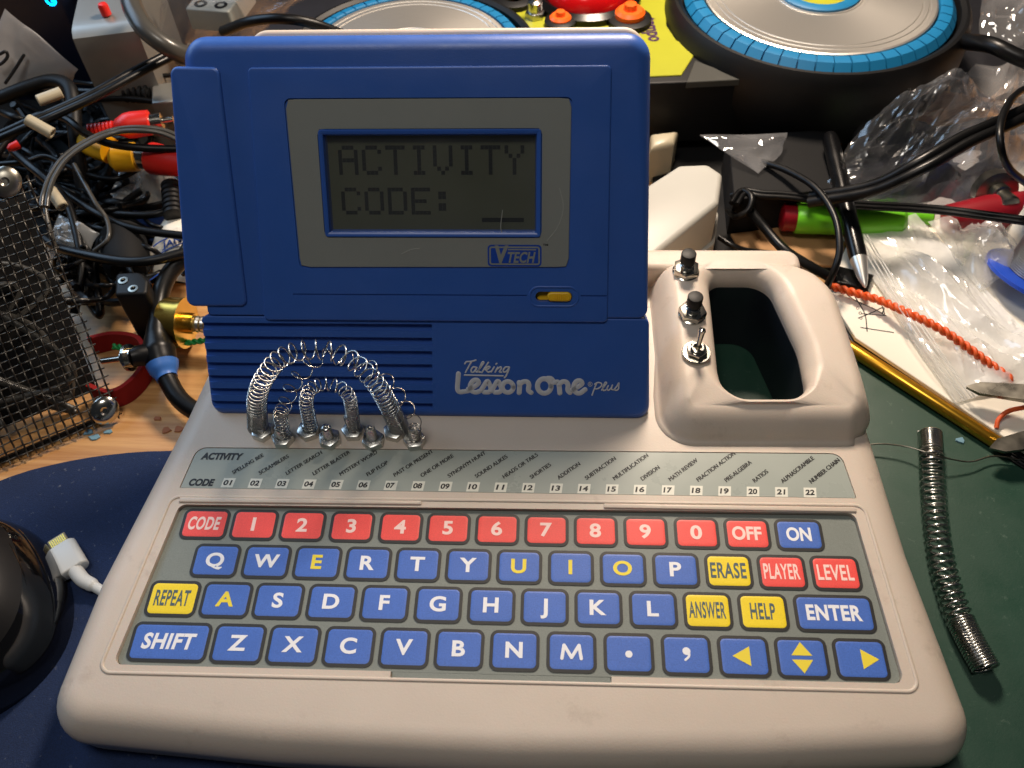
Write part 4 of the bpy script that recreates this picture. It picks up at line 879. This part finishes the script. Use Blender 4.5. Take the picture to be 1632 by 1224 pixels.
# gold potentiometer, red strap, green wire
gp = thing('gold_potentiometer', at(280, 515, .4), 'gold coloured potentiometer body next to the blue lid', 'potentiometer')
p, q = at(262, 512, 1.6), at(312, 516, 1.6); m = MB(); m.add(*rod(p, q, [(1.05, 0), (1.15, .05), (1.15, .62), (1.2, .63), (1.2, .7), (.5, .72), (.5, 1)], 28)); build(m, 'can', 'brass', gp)
m = MB(); m.add(*rod(q, q + (q - p) * .8, [(.36, 0), (.4, .1), (.36, .2), (.4, .3), (.36, .4), (.4, .5), (.36, .6), (.36, 1)], 20)); build(m, 'shaft', 'steel', gp)
P = crv([at(px, py, .3)[:2] for px, py in ((150, 556), (190, 548), (230, 556), (238, 590), (218, 622), (186, 640), (150, 630))], 60)
V = []; 
for p in P: V += [(p[0], p[1], .05), (p[0], p[1], 1.1)]
Pn = np.array(V); d = np.gradient(P, axis=0); d /= np.linalg.norm(d, axis=1)[:, None]; nn = np.stack([-d[:, 1], d[:, 0]], 1) * .1
R = [np.array([(P[i, 0] + nn[i, 0] * a, P[i, 1] + nn[i, 1] * a, z) for a, z in ((-1, .02), (1, .02), (1, 1.1), (-1, 1.1))]) for i in range(len(P))]
m = MB(); m.add(*loft(R)); tag(build(m, 'cable_strap', 'red_felt', sharp=50), 'curled red felt cable strap on the wooden desk', 'strap')
P = crv([at(px, py, .9) for px, py in ((180, 552), (215, 556), (255, 552), (300, 546), (345, 540))], 200); m = MB(); T, U, B = frames(P); t = np.linspace(0, 2 * math.pi * 9, 200)
for ph in (0, math.pi): m.add(*tube(P + .08 * (np.cos(t + ph)[:, None] * U + np.sin(t + ph)[:, None] * B), .08, 6))
tag(build(m, 'twisted_wire', 'green_wire', sharp=70), 'green and white twisted wire passing behind the splitter lead', 'wire')
# cables
CG = 'black leads heaped beside the toy'
def cb_(pts, r, lab, mat='cable_black', **kw): cable('cable', pts, r, mat, lab, 'cable', CG, **kw)
cb_([(-20, 226, 6.5), (40, 200, 7), (81, 183, 7), (151, 151, 7.2), (216, 116, 7.2), (290, 78, 7.0)], .2, 'thick twin black cable slanting up to the top corner of the lid', pair=.2)
cb_([(-20, 164, 5.5), (40, 140, 6), (81, 129, 6.2), (108, 137, 6.2), (117, 165, 5.8), (120, 216, 5), (132, 300, 3)], .36, 'fat matte black cable bending down past the ivory tubes', 'black_plastic')
cb_([(70, 330, 5.0), (73, 310, 5.2), (84, 280, 5.6), (108, 248, 6), (151, 221, 6.2), (189, 208, 6.2), (229, 206, 6.2), (262, 211, 6.0), (300, 228, 5.6)], .12, 'glossy grey twin lead arching below the red phono plug', 'cable_grey', pair=.13)
cb_([(-10, 250, 5.5), (20, 215, 5.8), (60, 185, 6), (102, 188, 6.2), (135, 212, 6), (175, 229, 5.6), (229, 236, 5.4), (300, 238, 5)], .2, 'shiny black cable sagging across the yellow phono plug')
cb_([(113, 130, 4), (150, 134, 4.5), (190, 128, 4.5), (290, 118, 4)], .14, 'black cable lying highest, just under the grey box')
cb_([(113, 145, 4), (165, 147, 4.2), (202, 148, 4.2)], .2, 'short cable entering the ribbed strain relief')
cb_([(128, 160, 4.2), (180, 157, 4.2), (225, 159, 4.2), (300, 172, 4)], .16, 'glossy black cable running below the grey metal plug')
cb_([(60, 372, 3), (88, 392, 3.2), (126, 404, 3.4), (198, 417, 3.6), (250, 414, 3.6), (310, 398, 3.4)], .24, 'smooth black cable crossing in front of the white sachet')
cb_([(60, 270, 2.8), (93, 300, 3), (155, 340, 3.2), (216, 365, 3.2), (310, 378, 3)], .2, 'black cable ending above the blue lettering of the sachet')
cb_([(90, 345, 2.2), (130, 338, 2.4), (172, 340, 2.6), (234, 343, 2.8), (270, 334, 2.8), (310, 312, 2.6)], .18, 'curved black cable in front of the blue circuit board')
cb_([(72, 330, 4.6), (74, 345, 4.4), (80, 368, 4.0), (88, 395, 3.4)], .12, 'thin grey lead dropping along the edge of the mesh box', 'cable_grey')
cb_([(118, 262, 4.2), (150, 320, 4), (170, 350, 3.6), (172, 380, 3.4), (150, 400, 3.0)], .11, 'thin grey lead curving down over the frosted bag', 'cable_grey')
cb_([(20, 240, 4.5), (45, 262, 4.2), (78, 290, 4), (110, 330, 3.5), (130, 420, 2.5), (118, 500, 1.2)], .22, 'black cable falling between mesh box and connector block')
cb_([(0, 262, 4), (40, 258, 4), (76, 250, 4), (130, 275, 3.6), (185, 285, 3.4), (235, 262, 3.4), (300, 240, 3.4)], .15, 'black cable drooping underneath the crimson phono sleeve')
cb_([(140, 480, 1), (160, 500, 1.2), (150, 420, 2), (165, 370, 2.4), (190, 330, 2.4), (230, 300, 2.4)], .2, 'black cable rising behind the connector block')
rnd = random.Random(12); m = MB()
for k in range(95):
    x0, y0 = rnd.uniform(-10, 250), rnd.uniform(150, 460); a = rnd.uniform(0, 6.28); pts = []
    for t in range(5):
        if x0 < 85 and y0 > 330: x0 += 60
        pts.append(at(x0, min(y0, 480), rnd.uniform(.4, 3.0))); a += rnd.uniform(-1.2, 1.2); x0 = min(x0 + 60 * math.cos(a), 292); y0 = max(110, y0 + 34 * math.sin(a))
    m.add(*tube(crv(pts, 40), rnd.choice((.1, .14, .2)), 6))
tag(build(m, 'cable_tangle', 'cable_black', sharp=60), 'tangled mass of thin black leads under the separate cables', 'cables', kind='stuff')
slab_at('dark_underlay', ((-30, 150), (290, 120), (300, 440), (190, 440), (100, 400), (-20, 330)), 0, .5, 'black_matte', 'flat black sheet added underneath the heap of leads to darken the desk', 'pouch', .2)  # added dark sheet, hides the bright wood between the leads
# phono plugs etc.
rp = thing('phono_plug', at(200, 200, 4.5), 'bright red phono plug with a ribbed tail', 'phono plug')
p, q = at(140, 209, 5.2), at(241, 195, 5.2); pr = [(.16, 0)]
for k in range(7): pr += [(.34, .02 + k * .06), (.34, .05 + k * .06), (.24, .055 + k * .06)]
m = MB(); m.add(*rod(p, q, pr + [(.4, .46), (.62, .6), (.66, .7), (.62, .98), (.5, 1)], 20)); build(m, 'sleeve', 'red_rubber', rp)
m = MB(); m.add(*rod(q, q + (q - p) * .35, [(.42, 0), (.42, .5), (.16, .52), (.16, 1)], 18)); build(m, 'tip', 'bright_steel', rp)
for (a, b, c_, lab) in (((128, 224, 4.6), (176, 240, 4.6), 'yellow_rubber', 'yellow phono sleeve half hidden by a black cable'),):
    m = MB(); m.add(*rod(at(*a), at(*b), [(.3, 0), (.6, .2), (.66, .6), (.66, 1)], 18)); tag(build(m, 'phono_sleeve', c_), lab, 'phono plug')
yp_ = thing('phono_coupler', at(215, 250, 4), 'yellow and crimson phono plugs joined through a silver barrel', 'phono plug')
m = MB(); m.add(*rod(at(176, 253, 4.4), at(217, 250, 4.4), [(.4, 0), (.68, .2), (.72, 1)], 20)); build(m, 'yellow_sleeve', 'yellow_rubber', yp_)
m = MB(); m.add(*rod(at(216, 250, 4.4), at(243, 252, 4.4), [(.58, 0), (.58, 1)], 20)); build(m, 'barrel', 'bright_steel', yp_)
m = MB(); m.add(*rod(at(241, 252, 4.4), at(296, 262, 4.4), [(.76, 0), (.8, .05), (.76, .4), (.6, 1)], 20)); build(m, 'crimson_sleeve', 'red_rubber', yp_)
for (a, b, lab) in (((60, 161, 7.0), (98, 147, 7.0), 'ivory plastic tube resting on the fat matte cable'), ((43, 190, 7.4), (84, 213, 6.8), 'ivory plastic tube tucked beneath the slanting twin cable'), ((80, 302, 4.8), (100, 330, 4.4), 'rounded ivory tube end just above the frosted bag')):
    m = MB(); m.add(*rod(at(*a), at(*b), [(.24, 0), (.28, .03), (.28, .97), (.24, 1), (.17, .99), (.16, .9)], 18)); tag(build(m, 'plastic_tube', 'ivory_plastic'), lab, 'tube')
m = MB(); p, q = at(200, 148, 4.2), at(243, 150, 4.2); pr = [(.25, 0)]
for k in range(5): pr += [(.52, .04 + k * .19), (.52, .12 + k * .19), (.34, .13 + k * .19), (.34, .2 + k * .19)]
dp = thing('data_plug', at(240, 148, 3.6), 'grey metal data plug with black ribbed strain relief', 'plug')
m.add(*rod(p, q, pr, 18)); build(m, 'strain_relief', 'black_plastic', dp)
m = MB(); m.add(*tri_slab(((241, 134), (285, 128), (285, 160), (241, 164)), 3.6, 4.6, .15)); build(m, 'shell', 'grey_metal', dp)
m = MB(); p, q = at(277, 345, 3.0), at(272, 288, 3.4); pr = [(.3, 0)]
for k in range(7): pr += [(.5, .02 + k * .13), (.5, .09 + k * .13), (.36, .1 + k * .13)]
m.add(*rod(p, q, pr, 18)); tag(build(m, 'ribbed_grommet', 'black_plastic'), 'black ribbed cable grommet against the edge of the lid', 'grommet')
m = MB(); m.add(*rod(at(12, 238, 5.6), at(30, 230, 5.6), [(.08, 0), (.2, .3), (.22, 1)], 14)); tag(build(m, 'heatshrink_end', 'red_rubber'), 'small pinkish red wire end among the black cables', 'wire end')
# circuit board, sachet, frosted bags
pc = thing('circuit_board', at(220, 350, .6), 'dark blue circuit board with a row of shiny solder pins', 'circuit board')
m = MB(); m.add(*tri_slab(((172, 372), (250, 384), (268, 344), (184, 330)), 1.4, 1.6, .03)); build(m, 'board', 'pcb_blue', pc)
m = MB(); 
for k in range(11):
    V, F = lathe([(.1, 0), (.12, .1), (.06, .22)], 10); m.add(np.asarray(V) + at(178 + 6.4 * k, 364 + 1.0 * k, 1.6), F)
build(m, 'pin_row', 'bright_steel', pc)
sa = thing('desiccant_sachet', at(275, 400, .8), 'white paper sachet printed with blue stripes and letters', 'sachet')
C_ = [at(*p) for p in ((222, 438, 1.2), (310, 452, 1.4), (330, 350, 2.6), (262, 350, 2.4))]
m = MB(); m.add(*sheet(C_, nu=30, nv=30, amp=.22, seed=4, bulge=.5, k=10, thick=1)); build(m, 'packet', 'paper', sa, sharp=30)
SF = np.eye(4); SF[:3, 0] = C_[1] - C_[0]; SF[:3, 0] /= np.linalg.norm(SF[:3, 0]); SF[:3, 2] = np.cross(SF[:3, 0], C_[3] - C_[0]); SF[:3, 2] /= np.linalg.norm(SF[:3, 2]); SF[:3, 1] = np.cross(SF[:3, 2], SF[:3, 0]); SF[:3, 3] = C_[0] + SF[:3, 2] * .72
m = MB(); sp_ = lambda px, py: on_plane(px, py, SF)[:2]
for pts in ([(232, 407), (246, 392), (262, 382), (300, 366)], [(250, 408), (270, 396), (300, 384)], [(240, 446), (262, 432), (300, 420)]): m.add(*stroke([sp_(*p) for p in pts], .07, 0, .02))
V, F = fit_text('JAN', 1.1, .34, .02, .1); T = rz(.5); q = sp_(274, 386); m.add(V @ T[:3, :3].T + np.array((q[0], q[1], .02)), F)
build(m, 'lettering', 'shirt_blue', sa, SF, sharp=80)
m = MB(); m.add(*quadsheet([(68, 420, 1.4), (130, 418, 2.0), (158, 372, 3.0), (92, 338, 3.4)], nu=30, nv=30, amp=.3, seed=17, bulge=.5, k=10, thick=1)); tag(build(m, 'frosted_bag', 'milky_film', sharp=18), 'frosted grey plastic bag beside the mesh box', 'plastic bag')
m = MB(); m.add(*quadsheet([(160, 345, 1.6), (285, 335, 1.6), (285, 268, 2.6), (190, 270, 2.6)], nu=40, nv=30, amp=.6, seed=19, bulge=.6, k=20, thick=1)); tag(build(m, 'bubble_bag', 'milky_film', sharp=14), 'crinkled clear bag under the crimson phono plug', 'plastic bag')
m = MB(); m.add(*quadsheet([(-40, 160, 5.6), (110, 136, 5.2), (124, 110, 6.4), (8, 14, 9.5)], nu=30, nv=30, amp=.3, seed=23, bulge=.25, k=9, thick=1)); pl = build(m, 'paper_label', 'grey_paper', sharp=20); 
lp = thing('paper_label', at(40, 120, 5), 'large pale grey paper label with black marker strokes', 'label'); WLOC[lp.name] = at(40, 120, 5)
bpy.data.objects.remove(pl)
build(m, 'paper', 'grey_paper', lp, sharp=20)
C_ = [at(*p) for p in ((-40, 160, 5.6), (110, 136, 5.2), (124, 110, 6.4), (8, 14, 9.5))]
SF = np.eye(4); SF[:3, 0] = (C_[1] - C_[0]) / np.linalg.norm(C_[1] - C_[0]); z_ = np.cross(SF[:3, 0], C_[3] - C_[0]); SF[:3, 2] = z_ / np.linalg.norm(z_); SF[:3, 1] = np.cross(SF[:3, 2], SF[:3, 0]); SF[:3, 3] = C_[0] + SF[:3, 2] * .5
sp_ = lambda px, py: on_plane(px, py, SF)[:2]; m = MB()
for pts in ([(0, 86), (9, 82), (12, 90), (4, 100), (-4, 104)], [(38, 88), (24, 110), (9, 132)]): m.add(*stroke([sp_(*p) for p in pts], .16, 0, .03))
build(m, 'marker_strokes', 'print_black', lp, SF, sharp=80)
# grey metal bracket box, glowing keyboard, clear hose bag at the back
gb = thing('metal_enclosure', at(190, 120, 0), 'rounded grey metal enclosure with a tiny red lamp on top', 'enclosure')
FB = np.eye(4); a_ = at(112, 55, 8); b_ = at(216, 42, 8); x_ = b_ - a_; x_ /= np.linalg.norm(x_); FB[:3, 0] = x_; FB[:3, 1] = np.cross((0, 0, 1.), x_); FB[:3, 3] = (a_[0], a_[1], 0)
Wd = np.linalg.norm(b_ - a_)
prof = np.array([(0, 0), (0, 7.3), (.2, 7.8), (.7, 8.0), (9, 8.4), (9, 0)])
R = [np.column_stack([np.full(len(prof), x), prof[:, 0], prof[:, 1]]) for x in (0, .1, Wd - .1, Wd)]
prq = crv(np.array([(0, 0, 0), (0, 3.5, 0), (0, 7.2, 0), (.25, 7.8, 0), (.8, 8.0, 0), (3, 8.05, 0), (9, 8.1, 0)]), 40)
prq = np.vstack([prq, [(9, 0, 0)]])
R = [np.column_stack([np.full(len(prq), x), prq[:, 0], prq[:, 1]]) for x in (Wd, 0)]
m = MB(); m.add(*loft(R)); build(m, 'shell', 'grey_metal', gb, FB)
m = MB(); p = at(166, 14, 8.4); V, F = lathe([(.26, -.3), (.26, .15), (.2, .28), (0, .32)], 16); m.add(np.asarray(V) + p, F); build(m, 'lamp', 'red_rubber', gb)
kb = thing('computer_case', at(40, 10, 2), 'navy black computer case with a glowing cyan round emblem', 'computer case')
a_ = at(-60, 60, 5); b_ = at(122, 52, 5); x_ = (b_ - a_) / np.linalg.norm(b_ - a_); FK = np.eye(4); FK[:3, 0] = x_; FK[:3, 1] = np.cross((0, 0, 1.), x_); FK[:3, 3] = (a_[0], a_[1], 0); FK[2, 3] = 0
Wk = np.linalg.norm(b_ - a_); ck = FK.copy()
m = MB(); m.add(*slab(rect(-6, Wk + .3, .5, 14, .8, 5), .0, 9.0, .6, 5)); build(m, 'case', 'navy_shell', kb, FK)
FE = np.eye(4); FE[:3, 0] = FK[:3, 0]; FE[:3, 1] = (0, 0, 1); FE[:3, 2] = np.cross(FE[:3, 0], FE[:3, 1]); FE[:3, 3] = FK[:3, 3] + FK[:3, 1] * .49
lf = lambda px, py: on_plane(px, py, FE)[:2]
m = MB(); c0 = lf(81, 0); rr_ = abs(lf(88, 0)[0] - c0[0])
m.add(*stroke([(c0[0] + rr_ * math.cos(t), c0[1] + rr_ * 1.1 * math.sin(t)) for t in np.linspace(.7, 5.9, 20)], rr_ * .42, .02, .04)); m.add(*stroke([(c0[0] + rr_ * .95, c0[1] - .05), (c0[0] + rr_ * .2, c0[1] - .05)], rr_ * .4, .02, .04)); build(m, 'emblem', 'cyan_glow', kb, FE, sharp=80)
m = MB(); m.add(*quadsheet([(225, 130, 1.5), (330, 100, 1.5), (520, -40, 8), (290, -60, 9.5)], nu=70, nv=60, amp=1.3, seed=41, bulge=1.5, k=34, thick=1)); tag(build(m, 'clear_bag', 'dim_film', sharp=14), 'dull clear bag behind the cream edge of the lid top', 'plastic bag')
cb_([(205, -10, 9.5), (215, 20, 9.2), (235, 50, 8.8), (268, 75, 8.2), (300, 90, 7.5)], .5, 'wide translucent grey hose curving down beside the metal enclosure', 'cable_grey')
cb_([(355, 50, 6), (400, 34, 7.2), (450, 30, 7.6), (500, 38, 7.2), (560, 60, 6)], .28, 'black cable humped just above the top edge of the lid')
tb = thing('terminal_strip', at(360, 25, 5), 'pale grey screw terminal block lying in the dull clear bag', 'terminal block')
a_ = at(330, 14, 5.5); T = trans(*a_) @ rz(-.15)
m = MB(); m.add(*slab(rect(0, 2.6, -2.2, 1.2, .15), 0, 1.2, .1), 0, T); build(m, 'block', 'bezel_grey', tb)
m = MB()
for i in range(2):
    for j in range(3): V, F = lathe([(.36, 1.1), (.36, 1.23), (.2, 1.24), (.2, 1.1), (0, 1.1)], 16); m.add(np.asarray(V) + np.array((.7 + 1.2 * i, -1.6 + 1.1 * j, 0)), F, 0, T)
build(m, 'screw_row', 'black_matte', tb)
slab_at('parts_tray', ((220, 120), (560, 60), (560, -60), (200, -60)), 0, 1.2, 'dusty_dark', 'low dark tray under the dull clear bag', 'tray', .3)
slab_at('parts_tray', ((1480, 110), (1720, 150), (1720, -60), (1480, -60)), 0, 1.2, 'dusty_dark', 'low dark tray under the pale clear bag', 'tray', .3)

# ---- black mouse and phone lead on the blue mat
mo = thing('computer_mouse', at(0, 1000, .3), 'large black computer mouse with glossy ridged flank on the blue mat', 'computer mouse')
c = at(-75, 1005, .3); tipv = at(92, 955, 1.2)[:2] - c[:2]; a_ax = np.linalg.norm(tipv); ang = math.atan2(tipv[1], tipv[0])
V = []; F = []; nu, nv = 72, 26
for j in range(nv + 1):
    t = j / nv * math.pi / 2
    for i in range(nu):
        a = 2 * math.pi * i / nu; x = math.cos(a); y = math.sin(a)
        rx = a_ax * (1.02 - .05 * math.sin(3 * a)); ry = 4.0 * (1 + .12 * x)
        k = math.cos(t) ** .75; z = 3.9 * math.sin(t) ** .9
        fl = 1 + .035 * math.sin(5.5 * t + 1.2 * x) * math.exp(-((a if a < math.pi else a - 2 * math.pi) / .9) ** 2)
        V.append((rx * x * k * fl, ry * y * k * fl, z))
for j in range(nv):
    for i in range(nu):
        q = (i + 1) % nu; F.append((j * nu + i, j * nu + q, (j + 1) * nu + q, (j + 1) * nu + i))
F.append(tuple(range(nu - 1, -1, -1))); T = trans(*c) @ rz(ang); m = MB(); m.add(V, F, 0, T)
for q, f_ in enumerate(F[:-1]):
    if q // nu < 10 and ((q % nu) < 24 or (q % nu) > 56): m.m[q] = 1
build(m, 'shell', ['mouse_shell', 'mouse_gloss'], mo)
def mouse_pt(a, t, o=1.01):
    x, y = math.cos(a), math.sin(a); rx = a_ax * (1.02 - .05 * math.sin(3 * a)); ry = 4.0 * (1 + .12 * x); k = math.cos(t) ** .75
    fl = 1 + .035 * math.sin(5.5 * t + 1.2 * x) * math.exp(-((a if a < math.pi else a - 2 * math.pi) / .9) ** 2)
    v = np.array((rx * x * k * fl * o, ry * y * k * fl * o, 3.9 * math.sin(t) ** .9 * o)); return T[:3, :3] @ v + T[:3, 3]
m = MB()
for t0, rr_ in ((.30, .10), (.55, .07)):
    P = np.array([mouse_pt(a, t0 + .12 * math.sin(2 * a), .985) for a in np.linspace(-.75, 1.25, 40)]); m.add(*tube(P, rr_ * np.sin(np.linspace(.12, math.pi - .12, 40)), 10))
build(m, 'flank_ridges', 'mouse_gloss', mo)
pl = thing('phone_lead', at(108, 890, .3), 'white phone charging lead with its metal tip bare on the blue mat', 'charging lead')
p, q = at(98, 872, .75), at(120, 910, .75); d = (q - p) / np.linalg.norm(q - p)
FP = frame_to(p, d); m = MB(); m.add(*slab(rpoly([(-.56, -.3), (.56, -.3), (.56, .3), (-.56, .3)], .28, 6), 0, np.linalg.norm(q - p), .08, 3, .06), 0, FP); build(m, 'housing', 'lead_white', pl)
m = MB(); m.add(*slab(rect(-.36, .36, -.1, .1, .09), -.55, .05, .05, 3, .06), 0, FP); tip = build(m, 'plug_tip', 'ivory_plastic', pl); WLOC[tip.name] = WLOC[pl.name]
m = MB()
for k in range(8): 
    for s_ in (-1, 1): m.add(*box(-.29 + k * .076, -.29 + k * .076 + .045, *sorted((s_ * .098, s_ * .11)), -.46, -.12), 0, FP)
build(m, 'contacts', 'brass', tip)
P = crv([q - d * .1, at(132, 924, .7), at(146, 932, .65), at(175, 950, .55), at(210, 975, .5)], 50); m = MB(); m.add(*tube(P, np.interp(np.linspace(0, 1, 50), [0, .36, .38, 1], [.30, .26, .20, .19]), 14)); build(m, 'lead', 'lead_white', pl)
# crumbs of clipped insulation on desk and mat
rnd = random.Random(5)
for grp, mt, spots in (('chips of pale blue plastic on the desk', 'chip_blue', ((140, 690), (172, 689), (152, 697), (1530, 703))), ('rusty crumbs on the wooden desk', 'crumb', ((252, 668), (264, 686), (285, 684)))):
    for px, py in spots:
        p = at(px, py, .0 if px < 1000 else .3); V, F = slab(np.array([(.22 * math.cos(t) * rnd.uniform(.6, 1.5), .14 * math.sin(t) * rnd.uniform(.6, 1.5)) for t in np.linspace(0, 6.28, 7)[:6]]), 0, .07, .02, 1)
        m = MB(); m.add(V + p, F); tag(build(m, 'plastic_crumb', mt), 'tiny %s crumb lying on %s' % ('pale blue plastic' if mt == 'chip_blue' else 'rusty brown', 'bare desk' if px < 1000 else 'the green mat by the gold rod'), 'crumb', grp)
